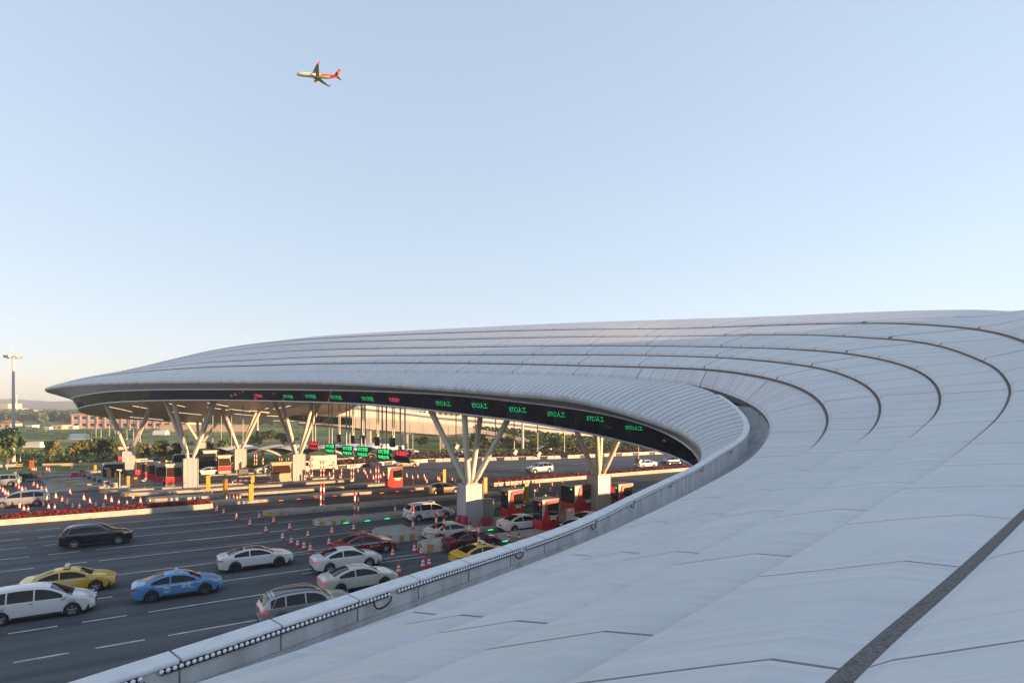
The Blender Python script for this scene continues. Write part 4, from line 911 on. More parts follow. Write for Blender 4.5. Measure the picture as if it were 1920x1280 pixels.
# ---------------------------------------------------------------- toll booths
M_red = mat('booth_red', (.42, .015, .02), .35, coat=.3); M_beige = mat('booth_beige', (.50, .46, .40), .55, noise=.1); M_bglass = mat('booth_glass', (.018, .013, .010), .07, 0, .8)
M_tan = mat('booth_tan', (.42, .34, .22), .6, noise=.1); M_brown = mat('booth_brown_glass', (.05, .025, .012), .12, 0, .8); M_greyst = mat('booth_grey', (.20, .19, .18), .6)
M_ledg = mat('led_green', (.02, 1.0, .22), .5, emit=.32); M_ledr = mat('led_red', (1.0, .03, .04), .5, emit=.32); M_ledp = mat('display_green', (.16, .36, .18), .5, emit=.035)
def red_booth(p, lu, wt, h, label, leds):
    r = empty('toll_booth', p, LANE, label, 'toll booth', 'red toll booths with swept frames'); hu, hw = lu/2, wt/2
    m = MB(); m.box((0, 0, h/2), (lu-.06, wt-.06, h-.06)); m.build('wall', M_beige, r)
    m = MB(); m.box((0, 0, h+.03), (lu+.1, wt+.1, .12)); m.build('roof', M_greyst, r)
    # swept red frame on the long side
    def xz(q): return (-hu+q[0]*lu, q[1]*h)
    outer = [(0, .0), (1, .0), (1, .42), (.40, .42), (.34, .55), (.34, .80), (.37, .86), (1, .90), (1, 1.0), (.30, .965), (.22, .90), (.18, .70), (.12, .50), (.0, .36)]
    for sd in (-1, 1):
        m = MB(); m.prism([xz(q) for q in outer], sd*(hw-.01), sd*(hw+.05)); o = m.build('swept_frame', M_red, r); normals(o)
        m = MB(); m.prism([xz(q) for q in [(.36, .44), (.98, .44), (.98, .885), (.40, .845), (.36, .79)]], sd*(hw-.02), sd*(hw+.015)); o = m.build('window', M_bglass, r); normals(o)
        m = MB(); m.prism([xz(q) for q in [(.36, .44), (.98, .44), (.98, .47), (.36, .47)]], sd*(hw+.0), sd*(hw+.04)); o = m.build('window_sill', M_beige, r); normals(o)
    m = MB(); m.box((-hu-.02, 0, h*.64), (.06, wt*.92, h*.62)); m.build('front_window', M_bglass, r)
    m = MB(); m.box((-hu-.01, 0, h*.16), (.08, wt, h*.32)); m.build('front_panel', M_red, r)
    m = MB(); m.box((lu*.16, -hw-.05, h*.37), (lu*.36, .05, h*.10)); m.build('display_panel', M_ledp, r)
    m = MB(); m.box((lu*.16, -hw-.07, h*.30), (lu*.16, .05, h*.06)); m.build('card_slot', M_blackp, r)
    if leds:
        m = MB(); m.box((-hu-.06, -hw*.55, h*.86), (.04, .22, .14)); m.build('signal_lamp', leds, r)
    m = MB(); m.box((hu+.05, 0, h*.5), (.10, wt*.8, h*.9)); m.build('rear_door', M_blackp, r)
    return r
def booth_at(px, py, lu, wt, h, label, leds=None):          # px, py: near corner of the long side on the island top
    p = G(px, py, .32); p = p+U*(lu/2)-NV*(wt/2); return red_booth(p, lu, wt, h, label, leds)
booth_at(1017, 994, 1.75, 1.5, 2.65, 'red toll booth nearest the parapet, the white sedan stopping behind it', M_ledr)
booth_at(953, 970, 1.75, 1.4, 2.65, 'red toll booth between the nearest column and the booth closest to the parapet', M_ledr)
booth_at(1078, 960, 2.9, 2.5, 2.7, 'wide red toll booth standing against the right column', M_ledg)
booth_at(727, 914, 2.1, 1.1, 2.7, 'lone bright red toll booth in the sun left of the bronze sedan')
booth_at(1160, 952, 2.0, 1.6, 2.5, 'red toll booth peeking over the parapet right of the right column', M_ledg)
def far_booth(px, py, lu, wt, h, label, lower, body, glass, grp=None):
    p = G(px, py, .32)+U*(lu/2)-NV*(wt/2); r = empty('toll_booth', p, LANE, label, 'toll booth', grp); hu, hw = lu/2, wt/2
    m = MB(); m.box((0, 0, h/2+.1), (lu-.1, wt-.1, h-.2)); m.build('wall', body, r)
    m = MB(); m.box((0, 0, h-.02), (lu+.16, wt+.16, .24)); m.build('roof', body, r)
    m = MB(); m.box((0, 0, .15), (lu+.1, wt+.1, .3)); m.build('base', M_conc, r)
    m = MB(); m.prism([(-hu+.12, h*.43), (hu*.86, h*.43), (hu*.95, h*.56), (hu*.80, h*.86), (-hu+.12, h*.86)], -hw-.0, -hw+.12); o = m.build('window', glass, r); normals(o)
    m = MB(); m.box((-hu-.005, 0, h*.64), (.10, wt*.8, h*.42)); m.build('front_window', glass, r)
    if lower:
        m = MB(); m.box((.0, -hw-.01, h*.28), (lu+.06, .10, h*.27)); m.build('red_panel', lower, r)
        m = MB(); m.box((-hu-.02, 0, h*.28), (.10, wt, h*.27)); m.build('red_panel', lower, r)
    else:
        for k in range(6): m = MB(); 
        m = MB()
        for k in range(5): m.box((0, -hw+.03, h*(.12+.06*k)), (lu-.2, .06, .03))
        m.build('siding', body, r)
    return r
fg = 'row of small far toll booths'
M_red2 = mat('booth_red_sun', (.50, .03, .04), .5)  # lighter booth red for the far row, sunlight put into the colour
far_booth(311, 912, 2.0, 1.8, 3.0, 'small beige and red toll booth behind the worker in the vest', M_red2, M_beige, M_brown, fg)
for (x, y, lb) in ((290.5, 909.5, 'second small booth of the row behind the worker, mostly covered by the first'), (276.5, 905.5, 'third small booth of the row, its red panel in the sun'), (264, 901.5, 'fourth small booth of the row, only its edge showing'), (254, 897, 'last small booth of the row beside the leftmost column')):
    far_booth(x, y, 1.5, 1.6, 2.9, lb, M_red2, M_beige, M_brown, fg)
far_booth(381, 877, 2.2, 1.8, 3.0, 'beige and red toll booth behind the column with the worker', M_red2, M_beige, M_brown, fg)
far_booth(409, 888, 1.9, 1.6, 2.9, 'beige and red toll booth alone left of the farther column', M_red2, M_beige, M_brown, fg)
far_booth(371, 876, 1.2, 1.6, 2.9, 'narrow toll booth peeking out right behind the column with the worker', M_red2, M_greyst, M_brown, fg)
far_booth(222, 868, 1.6, 1.6, 3.0, 'small far booth left of the leftmost column top of pedestal', M_red2, M_beige, M_brown, fg)
far_booth(509.5, 903.5, 2.75, 1.8, 2.75, 'tan wooden toll booth standing left of the middle column', None, M_tan, M_brown)
def dark_canopy():
    p = G(212, 893, .3); r = empty('booth_shelter', p, LANE, 'dark flat roofed shelter left of the leftmost column', 'shelter'); m = MB(); m.box((0, 0, 2.1), (3.2, 2.0, .22)); m.build('roof', M_beige, r)
    m = MB(); m.box((.1, .1, 1.0), (2.9, 1.7, 1.9)); m.build('wall', M_blackp, r)
    for x in (-1.45, 1.45):
        for y in (-.9, .9): m = MB(); m.tube((x, y, 0), (x, y, 2.0), .06, n=8); m.build('post', M_greyst, r)
dark_canopy()

# ---------------------------------------------------------------- yellow lane machines
M_ylw = mat('machine_yellow', (.62, .30, .02), .45, noise=.12, nscale=2)
def machine(px, py, h, label, led=None, wd=.55):
    p = G(px, py, .32); r = empty('lane_machine', p, LANE, label, 'lane machine', 'yellow lane machines on the islands'); m = MB()
    m.box((0, 0, h/2), (wd*.8, wd*.9, h-.1)); m.box((0, 0, h-.04), (wd*.9, wd, .08)); m.build('cabinet', M_ylw, r)
    m = MB(); m.box((-wd*.42, 0, h*.56), (.06, wd*.86, h*.84)); m.build('display', M_blackp if led is not None else M_ylw, r)
    if led is not None:
        m = MB(); 
        for k in range(3): m.box((-wd*.42-.035, 0, h*.80-.13*k), (.02, wd*.5, .08))
        m.build('led_symbol', led, r)
    m = MB(); m.box((0, -wd*.46, h*.35), (wd*.5, .02, h*.4)); m.build('door', M_ylw, r); return r
machine(471, 938, 1.95, 'tall yellow lane machine at the near edge of the sunlit islands'); machine(422.5, 926, 1.9, 'yellow lane machine behind the row of five little cones')
machine(474, 905, 1.15, 'short yellow lane machine beside the grey notice board')
machine(390.5, 918, 1.9, 'yellow lane machine beside the column with the worker')
machine(832, 905, 1.95, 'yellow lane machine with black face behind the bronze sedan', M_ledr); machine(908.5, 926, 2.1, 'yellow lane machine with a red lamp right of the nearest column', M_ledr, .6); machine(985.5, 942, 2.2, 'yellow lane machine with a green lamp left of the wide red booth', M_ledg, .6)
for (x, y, h, lb) in ((206, 896, 1.3, 'orange lane machine second from the left in the row by the camera poles'), (217.5, 902, 1.3, 'orange lane machine third in the row by the camera poles'), (229, 906, 1.3, 'orange lane machine fourth in the row by the camera poles'), (241, 909.5, 1.3, 'orange lane machine fifth in the row, half shaded'), (254.5, 912, 1.3, 'orange lane machine nearest to the small far booths'), (179, 881, .9, 'orange lane machine leftmost in the row by the camera poles')):
    machine(x, y, h, lb, None, .42)
machine(305, 872, 1.5, 'cream and orange cabinet behind the row of small far booths', None, 1.0)
# ---------------------------------------------------------------- camera poles
def campole(px, py, h, label):
    p = G(px, py, .32); r = empty('camera_pole', p, LANE, label, 'camera pole', 'white camera poles on the far islands'); m = MB(); m.tube((0, 0, 0), (0, 0, h), .05, n=8); m.box((0, 0, .02), (.3, .3, .04)); m.build('pole', M_wht, r)
    m = MB(); m.box((-.05, 0, h+.06), (.62, .20, .16), ry=.12); m.build('camera', M_wht, r); m = MB(); m.box((.1, 0, h-.12), (.2, .16, .12)); m.build('bracket', M_greyst, r)
for x, y, h, lb in ((166.5, 885.5, 2.0, 'white camera pole farthest back, by the grey sign posts'), (182.5, 893, 1.8, 'white camera pole second from the left above the dark fans'), (191.5, 898, 1.9, 'white camera pole third from the left above the dark fans'), (201, 903, 1.9, 'white camera pole fourth from the left above the dark fans'), (224.5, 913, 2.3, 'tallest white camera pole beside the sunlit air conditioner'), (272, 914, .9, 'short post beside the air conditioner and the worker')): campole(x, y, h, lb)
# air conditioner units
M_ac = mat('ac_white', (.36, .34, .31), .6); M_fan = mat('ac_fan', (.07, .065, .06), .6)
for x, y, lb in ((213, 915, 'sunlit air conditioner unit beside the tallest camera pole'), (202, 911, 'air conditioner unit half behind the sunlit one'), (188, 906, 'shaded air conditioner unit under the camera poles, third from the sunlit one'), (179, 903, 'shaded air conditioner unit, fourth from the sunlit one'), (169, 900, 'shaded air conditioner unit, fifth from the sunlit one'), (160, 896, 'shaded air conditioner unit, second from the red barrier'), (155, 887.5, 'air conditioner unit behind the red water barrier')):
    p = G(x, y, .32); r = empty('air_conditioner', p, LANE, lb, 'air conditioner', 'air conditioner units on the far islands'); m = MB(); m.box((0, 0, .38), (.9, .36, .72)); m.build('case', M_ac, r)
    m = MB(); m.lathe([(.27, -.19), (.25, -.21), (.06, -.20), (.01, -.20)], (-.1, 0, .4), 14, axis='Y'); m.build('fan', M_fan, r)
# ---------------------------------------------------------------- striped posts
M_pr = mat('post_red', (.45, .02, .025), .5); M_pw = mat('post_white', (.62, .61, .60), .5)
pm = MB()
for k in range(6): pm.tube((0, 0, 2.5-(k+1)*2.5/6), (0, 0, 2.5-k*2.5/6), .095, n=12, mi=k % 2, caps=(k == 0))
post0 = pm.build('striped_post', [M_pr, M_pw]); first = [post0]
def post(px, py, ytop, label):
    p = G(px, py, .0); h = (py-ytop)/F*p.y; k = h/2.5
    o = first.pop() if first else None
    if o is None: o = post0.copy(); COL.objects.link(o)
    o.location = p; o.scale = (1, 1, k); tag(o, label, 'post', 'red and white striped guard posts'); return o
POSTS = [(774.5, 1005.4, 949, 'striped post in front of the police minivan'), (818, 1019, 959.5, 'striped post left of the two standing before the white sedan'), (832.6, 1016, 964, 'striped post right of the two standing before the white sedan'), (881, 1027, 975, 'striped post in front of the maroon sedan, left one'), (897.7, 1033, 979, 'striped post in front of the maroon sedan, right one'), (954, 1021, 995, 'striped post showing over the parapet, left of two'), (973, 1023, 999.5, 'striped post showing over the parapet, right of two'),
         (665, 971, 921.5, 'left striped post of the pair standing on the island with green ground lamps'), (672, 973, 923, 'right striped post of the pair standing on the island with green ground lamps'), (601, 951, 905, 'left striped post of the pair near the tan booth and orange lamps'), (607, 952.5, 905.5, 'right striped post of the pair near the tan booth and orange lamps'),
         (704.5, 907, 873, 'left striped post of the pair just left of the lone red booth'), (709.5, 907, 873.5, 'right striped post of the pair just left of the lone red booth'), (658, 900, 869, 'left striped post of the far pair below the green lane signs'), (662.5, 900, 869.5, 'right striped post of the far pair below the green lane signs'),
         (640, 897, 876, 'striped post right of the white box truck'), (625, 895, 864, 'striped post at the rear of the white box truck'), (601.3, 893, 864, 'left striped post in front of the white box truck'), (606.8, 893, 864, 'right striped post in front of the white box truck'), (580, 891, 860, 'left striped post at the cab of the box truck'), (585.3, 891, 858, 'right striped post at the cab of the box truck'),
         (461, 881, 846, 'striped post touching the farther column'), (477, 872, 848, 'left striped post by the white carport roofs'), (481, 872, 848.5, 'right striped post by the white carport roofs'), (493, 870, 849, 'single striped post by the white carport roofs'), (524, 872, 857, 'striped post behind the tan booth, left one'), (528, 872, 857.5, 'striped post behind the tan booth, right one'), (541, 869, 857, 'striped post just left of the middle column'), (570.5, 903, 889, 'short striped post right of the middle column')]
for a in POSTS: post(*a)
# ---------------------------------------------------------------- traffic cones
M_cr = mat('cone_red', (.62, .05, .03), .5); M_cw = mat('cone_white', (.68, .66, .64), .5); M_cb = mat('cone_base', (.30, .03, .025), .7)
cm = MB(); cm.box((0, 0, .025), (.40, .40, .05), mi=2)
prof = [(.175, .05), (.145, .17), (.118, .30), (.10, .38), (.073, .52), (.055, .61), (.035, .74), (.0, .75)]
for k in range(7):
    cm.lathe(prof[k:k+2], n=12, mi=(0, 1, 0, 1, 0, 0, 0)[k])
cone0 = cm.build('traffic_cone', [M_cr, M_cw, M_cb]); conef = [cone0]
def cones(label, grp, ox, oy, sc, pts):
    for x, y in pts:
        o = conef.pop() if conef else None
        if o is None: o = cone0.copy(); COL.objects.link(o)
        o.location = G(ox+x/sc, oy+y/sc, .009); o.rotation_euler.z = random.uniform(0, 1.5); k = random.uniform(.95, 1.1); o.scale = (k, k, k); tag(o, label, 'traffic cone', grp)
T1, T2, T3, T4, C5, C6 = (0, 820, 8), (200, 820, 8), (400, 820, 8), (600, 820, 8), (400, 940, 4), (700, 850, 4.795)
cones('traffic cone close behind the red flower bed', 'cones along the red flower bed', *T1, [(295, 1060), (355, 1115), (422, 1130), (655, 1030), (727, 1080), (818, 1095), (1095, 1060), (1192, 1080), (1440, 1035), (1557, 1055), (1780, 1015), (1905, 1025)])
cones('traffic cone in the open lane between the silver minivan and the islands', 'cones in the lane behind the flower bed', *T1, [(835, 915), (932, 970), (1010, 1010), (1255, 945), (1345, 990), (1580, 930), (1670, 970), (1048, 855)])
cones('traffic cone in the slanting row right of the silver hatchback', 'cones right of the silver hatchback', *T1, [(505, 725), (560, 760), (620, 795), (690, 830)])
cones('traffic cone between the silver hatchback and the silver minivan', 'cones between the two silver cars', *T1, [(238, 740), (285, 770), (330, 805), (380, 815), (43, 820), (78, 858), (120, 880), (5, 780)])
cones('far traffic cone near the orange roadworks sign at the left', 'cones near the orange sign', *T1, [(265, 515), (310, 515), (485, 495), (510, 500), (540, 505), (620, 600), (585, 600)])
cones('far traffic cone in front of the tan guard rail at the left', 'cones before the guard rail', *T1, [(673, 470), (700, 495), (735, 510), (768, 525), (825, 520)])
cones('traffic cone before the striped end of the islands, left of the column with the worker', 'cones before the islands', *T2, [(395, 935), (505, 980), (645, 1005)])
cones('traffic cone at the right end of the red flower bed', 'cones at the end of the flower bed', *T2, [(1350, 1045), (1575, 1060), (1650, 1110), (1755, 1145)])
cones('small cone in the row of three left of the tall yellow machine', 'row of three small cones', *T2, [(1470, 860), (1522, 860), (1575, 858)])
cones('small cone in the row of five at the foot of the yellow machines', 'row of five small cones', *T3, [(197, 950), (250, 945), (300, 945), (355, 950), (400, 945)])
cones('small cone under the grey notice board', None, *T3, [(405, 672)])
cones('traffic cone in the slanting line right of the black SUV', 'cones in the line right of the black SUV', *C5, [(172, 135), (275, 180), (395, 230), (520, 285), (585, 315), (632, 335), (680, 358), (728, 378)])
cones('traffic cone in the second line before the island noses', 'cones in the second line before the islands', *C5, [(345, 125), (453, 160), (573, 210), (709, 263), (868, 325)])
cones('traffic cone just beyond the dark red taxi', 'cones beyond the dark red taxi', *C5, [(890, 240), (1053, 215), (1215, 250)])
cones('traffic cone in front of the nose of the dark red taxi', 'cones in front of the dark red taxi', *C5, [(1345, 412), (1508, 378), (1560, 395)])
cones('traffic cone beside the pearl white sedan, close to the parapet', 'cones close to the parapet', *C5, [(1390, 538), (1573, 495), (1618, 480)])
cones('lone traffic cone left of the police minivan', None, *C5, [(1365, 75)])
cones('far traffic cone on the open road left of the lone red booth', 'cones left of the lone red booth', *T4, [(565, 520), (657, 520), (678, 555), (755, 535), (705, 625), (797, 630), (300, 615), (140, 580), (905, 610), (950, 575)])
cones('far traffic cone between the lone red booth and the bronze sedan', 'cones right of the lone red booth', *T4, [(1298, 595), (1385, 620), (1400, 700), (1465, 610), (1560, 600), (1575, 640), (1600, 690), (1765, 640), (1790, 655)])
cones('far traffic cone along the front of the pink flower bed', 'cones along the pink flower bed', *C6, [(1125, 290), (1235, 290), (1348, 275), (1455, 270), (1700, 290)])
cones('far traffic cone on the road between the pink flower bed and the red booths', 'cones behind the red booths', *C6, [(1272, 325), (1385, 310), (1492, 305), (1605, 295), (1474, 355), (1590, 345), (1655, 395), (1806, 315), (1912, 310), (735, 275), (707, 250)])
# ---------------------------------------------------------------- ground lamps on the islands
M_studr = mat('stud_red', (1.0, .12, .04), .4, emit=.35); M_studg = mat('stud_green', (.02, 1.0, .30), .4, emit=.32)
STG = [(490, 941), (527, 938), (560, 935.5), (594, 933), (628, 929.5), (655, 928), (687, 926), (716, 924), (745, 921), (773, 919.5)]
for pts, mm_, lb, gp in ((STG, M_studr, 'glowing orange ground lamp on the island of the lone red booth', 'orange ground lamps'), ([(649, 980), (689, 976), (726, 972)], M_studg, 'glowing green ground lamp on the island left of the police minivan', 'green ground lamps left of the minivan'), ([(920, 993), (923, 953), (980, 947)], M_studg, 'glowing green ground lamp between the nearest column and the red booths', 'green ground lamps by the red booths'), ([(935, 1015), (948, 1014)], M_studg, 'glowing green ground lamp beside the striped posts at the parapet', 'green ground lamps at the parapet')):
    for x, y in pts:
        m = MB(); m.box((0, 0, .02), (.50, .12, .04), taper=.9); o = m.build('ground_lamp', mm_, None, G(x, y, .32), LANE); tag(o, lb, 'ground lamp', gp)
# red barrels beside the near column
M_brl = mat('barrel_red', (.32, .03, .06), .5)
for x, y, lb in ((861, 986, 'dark red crash barrel left of two at the foot of the nearest column'), (870.5, 988, 'dark red crash barrel right of two at the foot of the nearest column')):
    m = MB(); m.lathe([(.0, 0), (.30, 0), (.33, .1), (.34, .5), (.33, .9), (.28, 1.0), (0, 1.02)], n=14); m.lathe([(.35, .30), (.35, .38)], n=14); m.lathe([(.35, .62), (.35, .70)], n=14); o = m.build('crash_barrel', M_brl, None, G(x, y, .32)); tag(o, lb, 'barrel', 'crash barrels')
m = MB(); m.box((0, 0, .35), (.8, .5, .7)); m.box((0, 0, .72), (.86, .56, .06)); tag(m.build('hydrant_cabinet', M_brl, None, G(912, 985, .32), LANE), 'dark red fire cabinet behind the nearest column pedestal', 'cabinet')
# dark pole frame / cabinet right of column A
m = MB(); m.box((0, 0, 1.1), (1.2, .8, 2.2)); m.box((0, 0, 2.24), (1.3, .9, .08)); tag(m.build('equipment_cabinet', M_greyst, None, G(911, 984, .32)+U*.6-NV*1.0, LANE), 'dark equipment cabinet standing right behind the nearest column', 'cabinet')
m = MB(); m.tube((0, 0, 0), (0, 0, 1.1), .17, n=14); m.tube((0, 0, 1.1), (0, 0, 1.14), .19, n=14); tag(m.build('bollard', M_greyst, None, G(1049, 965, .32)), 'short grey bollard left of the wide red booth', 'bollard')
m = MB(); m.box((0, 0, .95), (.9, .12, 1.3)); m.box((0, 0, .15), (.8, .5, .3)); m.box((-.1, -.07, 1.45), (.14, .03, .10), mi=1); tag(m.build('barrier_machine', [M_beige, M_ledr], None, G(1069, 985, .32), LANE), 'beige barrier machine with a red lamp over the parapet', 'machine')
# white mascot-like lamp head left out; round white lamp on a short mast
for x, y, lb in ((1022, 975, 'white dome camera on a short mast beside the nearest red booth'), (1002, 962, 'white dome camera on a mast between the two narrow red booths'), (1185, 948, 'white dome camera showing over the parapet at the right')):
    p = G(x, y, .32); m = MB(); m.tube((0, 0, 0), (0, 0, 2.3), .035, n=6); m.lathe([(0, 2.5), (.13, 2.45), (.16, 2.35), (.10, 2.24), (0, 2.2)], n=12, mi=1); tag(m.build('dome_camera', [M_greyst, M_wht], None, p), lb, 'camera', 'dome cameras')
# lane board with LEDs peeking out
def ledboard():
    p = G(1150, 956, .3); r = empty('lane_display', p, LANE-.35, 'black lane display with red dots peeking over the parapet', 'display'); m = MB(); m.box((0, 0, 2.2), (.14, 1.0, .95)); m.tube((0, 0, 0), (0, 0, 1.8), .06); m.build('board', M_blackp, r)
    m = MB()
    for i in range(5):
        for j in range(4): m.box((-.08, -.38+.19*i, 1.95+.17*j), (.02, .11, .10))
    m.build('led_dots', M_ledr, r)
ledboard()
# ---------------------------------------------------------------- person
def worker():
    p = G(307.5, 915.2, 0); r = None
    verts = [(0, 0, .92), (0, 0, 1.12), (0, 0, 1.38), (0, -.02, 1.50), (0, -.03, 1.62), (.20, 0, 1.40), (.27, -.03, 1.12), (.24, -.14, .90), (-.20, 0, 1.40), (-.26, .02, 1.12), (-.24, -.05, .88), (.10, 0, .86), (.11, -.02, .48), (.11, .03, .09), (.12, -.14, .04), (-.10, 0, .86), (-.12, .05, .48), (-.12, .10, .09), (-.13, -.06, .04)]
    edges = [(0, 1), (1, 2), (2, 3), (3, 4), (2, 5), (5, 6), (6, 7), (2, 8), (8, 9), (9, 10), (0, 11), (11, 12), (12, 13), (13, 14), (0, 15), (15, 16), (16, 17), (17, 18)]
    rad = [.15, .15, .16, .065, .10, .075, .052, .045, .075, .052, .045, .10, .075, .05, .045, .10, .075, .05, .045]
    me = bpy.data.meshes.new('person'); me.from_pydata(verts, edges, []); o = bpy.data.objects.new('person', me); COL.objects.link(o)
    sk = o.modifiers.new('skin', 'SKIN'); 
    for i, rr in enumerate(rad): me.skin_vertices[0].data[i].radius = (rr, rr*.8 if i < 3 else rr)
    me.skin_vertices[0].data[0].use_root = True
    o.modifiers.new('sub', 'SUBSURF').levels = 1
    dg = bpy.context.evaluated_depsgraph_get(); m2 = bpy.data.meshes.new_from_object(o.evaluated_get(dg)); o.modifiers.clear(); o.data = m2
    for m_ in (mat('uniform_navy', (.012, .013, .02), .8), mat('skin', (.42, .26, .18), .6), mat('vest_stripe', (.62, .50, .12), .5), mat('hair', (.01, .01, .01), .6)): m2.materials.append(m_)
    for pg in m2.polygons:
        z = pg.center.z; pg.use_smooth = True
        pg.material_index = 1 if (1.47 < z < 1.68) or (z < .90 and abs(pg.center.x) > .19 and z > .78) else 3 if z >= 1.68 else 2 if (1.02 < z < 1.10 or 1.20 < z < 1.28) and abs(pg.center.x) < .2 else 0
    o.location = p; o.rotation_euler.z = -.6; tag(o, 'worker in dark uniform with a yellow reflective vest, standing before the small booths', 'person'); o.scale = (1, 1, 1.0)
    h = MB(); h.lathe([(.115, 1.64), (.12, 1.69), (.09, 1.76), (0, 1.78)], (0, -.03, 0), 10); hh = h.build('cap', mat('uniform_navy', (0, 0, 0)), o)
worker()
# ---------------------------------------------------------------- lane signs hung from the soffit
M_board = mat('sign_board', (.018, .02, .022), .6); M_rod = mat('sign_rod', (.34, .36, .38), .5); M_rodw = mat('sign_rod_pale', (.46, .42, .35), .5)
LS = [(755, 856, 58, ('车道维护', None), 'r', 'black lane sign with red characters above the gold sedan'), (720.5, 852, 62.3, ('ETC专用', '车道正常'), 'g', 'green lettered lane sign next to the red one on the right'), (681, 847.5, 66.5, ('ETC专用', '车道正常'), 'g', 'green lettered lane sign third from the right'), (652.5, 845, 70.6, ('ETC专用', '车道正常'), 'g', 'green lettered lane sign above the silver sedan, third from the left'), (619.5, 841, 74.8, ('ETC专用', '车道正常'), 'g', 'leftmost green lettered lane sign, above the box truck'), (588.5, 836, 78.8, ('车道关闭', '车道关闭'), 'r', 'small red lettered lane sign at the far left of the lit signs')]
def lane_sign(px, py, z, txt, c, label):
    p = at(px, py, z); r = empty('lane_sign', p, -.742, label, 'lane sign', 'lit lane signs hung under the canopy'); w_ = 2.45; mt = M_ledg if c == 'g' else M_ledr
    m = MB(); m.box((0, 0, .30), (w_, .10, .66), rx=-.10); m.box((.10, -.09, -.28), (w_, .10, .60), rx=.42); m.build('board', M_board, r)
    if txt[0]: text_mesh('sign_text', txt[0], .50, mt, r, (-.02, -.068, .30), (math.pi/2-.10, 0, 0), 1.02 if txt[0][0] == 'E' else 1.05)
    if txt[1]: text_mesh('sign_text', txt[1], .44, mt, r, (.10, -.155, -.27), (math.pi/2+.42, 0, 0), 1.12)
    m = MB(); hz = soff_h(p.x, p.y)-p.z+.2
    for x in (-.45, .30): 
        m = MB(); m.tube((x, .05, .55), (x, .05, max(hz, 4)), .075, n=6); m.build('rod', M_rod, r)
    m = MB(); m.box((-.45, .02, .85), (.28, .2, .26)); m.build('camera', M_greyst, r)
for a in LS: lane_sign(*a)
DS_ = [(735, 829, 70, 'nearest black unlit sign back above the green signs'), (706, 827, 74, 'second black unlit sign back from the right'), (678.5, 823.5, 78, 'third black unlit sign back, crossed by two rods'), (660, 823.5, 82, 'fourth black unlit sign back from the right'), (634.5, 821, 86, 'leftmost black unlit sign back of the group'), (481.5, 813, 100, 'single black unlit sign far left, right of the farther column')]
for px, py, z, lb in DS_:
    p = at(px, py, z); r = empty('sign_back', p, -.742, lb, 'lane sign', 'unlit backs of hanging lane signs'); m = MB(); rows = []
    for q in np.linspace(-1, 1, 7): rows.append([(q*.58+.06*abs(zz_)/.55*(1 if zz_ < 0 else -.3), -.16*(1-q*q)+.05, zz_) for zz_ in (-.56, 0, .56)])
    m.grid(rows); m.box((0, .08, 0), (1.0, .08, 1.0)); m.build('board', M_board, r)
    for x in (-.05, .30):
        m = MB(); m.tube((x, .1, .5), (x, .1, max(soff_h(p.x, p.y)-p.z+.1, 3)), .06, n=6); m.build('rod', M_rodw, r)
    m = MB(); m.box((.12, .0, .75), (.5, .2, .25)); m.build('bracket', M_rodw, r)
# thin hanging lane signals
HR = [(855, 836, 60), (929, 829, 62), (964, 846, 58), (1008, 850, 60), (1058, 851, 62), (1197, 864, 66), (891, 836, 64)]
for px, py, z in HR:
    p = at(px, py, z); r = empty('lane_signal', p, LANE, None, None); m = MB(); m.tube((0, 0, 0), (0, 0, soff_h(p.x, p.y)-p.z+.1), .055, n=6); m.build('rod', M_rodw, r)
    m = MB(); m.box((-.06, 0, -.05), (.34, .8, .50), ry=.6); m.build('signal_box', M_rodw, r); m = MB(); m.box((-.2, 0, .22), (.3, .3, .12), ry=-.5); m.build('bracket', M_greyst, r)
    tag(r, 'thin rod with a small tilted signal box hung under the canopy on the right', 'lane signal', 'hanging lane signals seen edge on')
for px, py, z in [(180, 822, 105), (189.5, 820, 103), (216, 820, 100), (227, 822, 98), (238, 824, 96), (243.5, 806, 104), (250.5, 826, 94), (263, 828, 92), (205, 816, 108), (399, 828, 104), (415, 832, 100), (434, 836, 97), (455.5, 830, 92), (381, 826, 108)]:
    p = at(px, py, z); m = MB(); m.tube((0, 0, 0), (0, 0, soff_h(p.x, p.y)-p.z+.1), .05, n=6); m.box((0, 0, .1), (.18, .3, .2)); tag(m.build('hanging_rod', M_rod, None, p, LANE), 'thin grey rod hanging from the soffit on the left side of the canopy', 'rod', 'thin rods hanging on the left')
# ---------------------------------------------------------------- sign reflections imitated by glowing lettering on the mirrored band
mbv = BVHTree.FromPolygons([v.co.copy() for v in mirror.data.vertices], [tuple(p.vertices) for p in mirror.data.polygons])
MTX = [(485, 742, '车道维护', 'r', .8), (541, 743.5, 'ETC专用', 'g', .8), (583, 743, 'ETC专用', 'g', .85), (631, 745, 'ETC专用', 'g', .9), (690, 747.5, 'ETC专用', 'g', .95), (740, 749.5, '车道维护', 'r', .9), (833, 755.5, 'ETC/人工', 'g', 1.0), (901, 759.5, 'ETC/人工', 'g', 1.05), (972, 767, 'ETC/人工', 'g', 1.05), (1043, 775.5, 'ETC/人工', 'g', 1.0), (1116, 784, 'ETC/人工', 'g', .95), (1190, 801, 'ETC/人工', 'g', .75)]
M_mg = mat('mirror_reflection_green', (.01, .62, .18), .5, emit=.125); M_mr = mat('mirror_reflection_red', (.85, .05, .12), .5, emit=.14)  # emissive colours standing in for the mirror image of lane signs
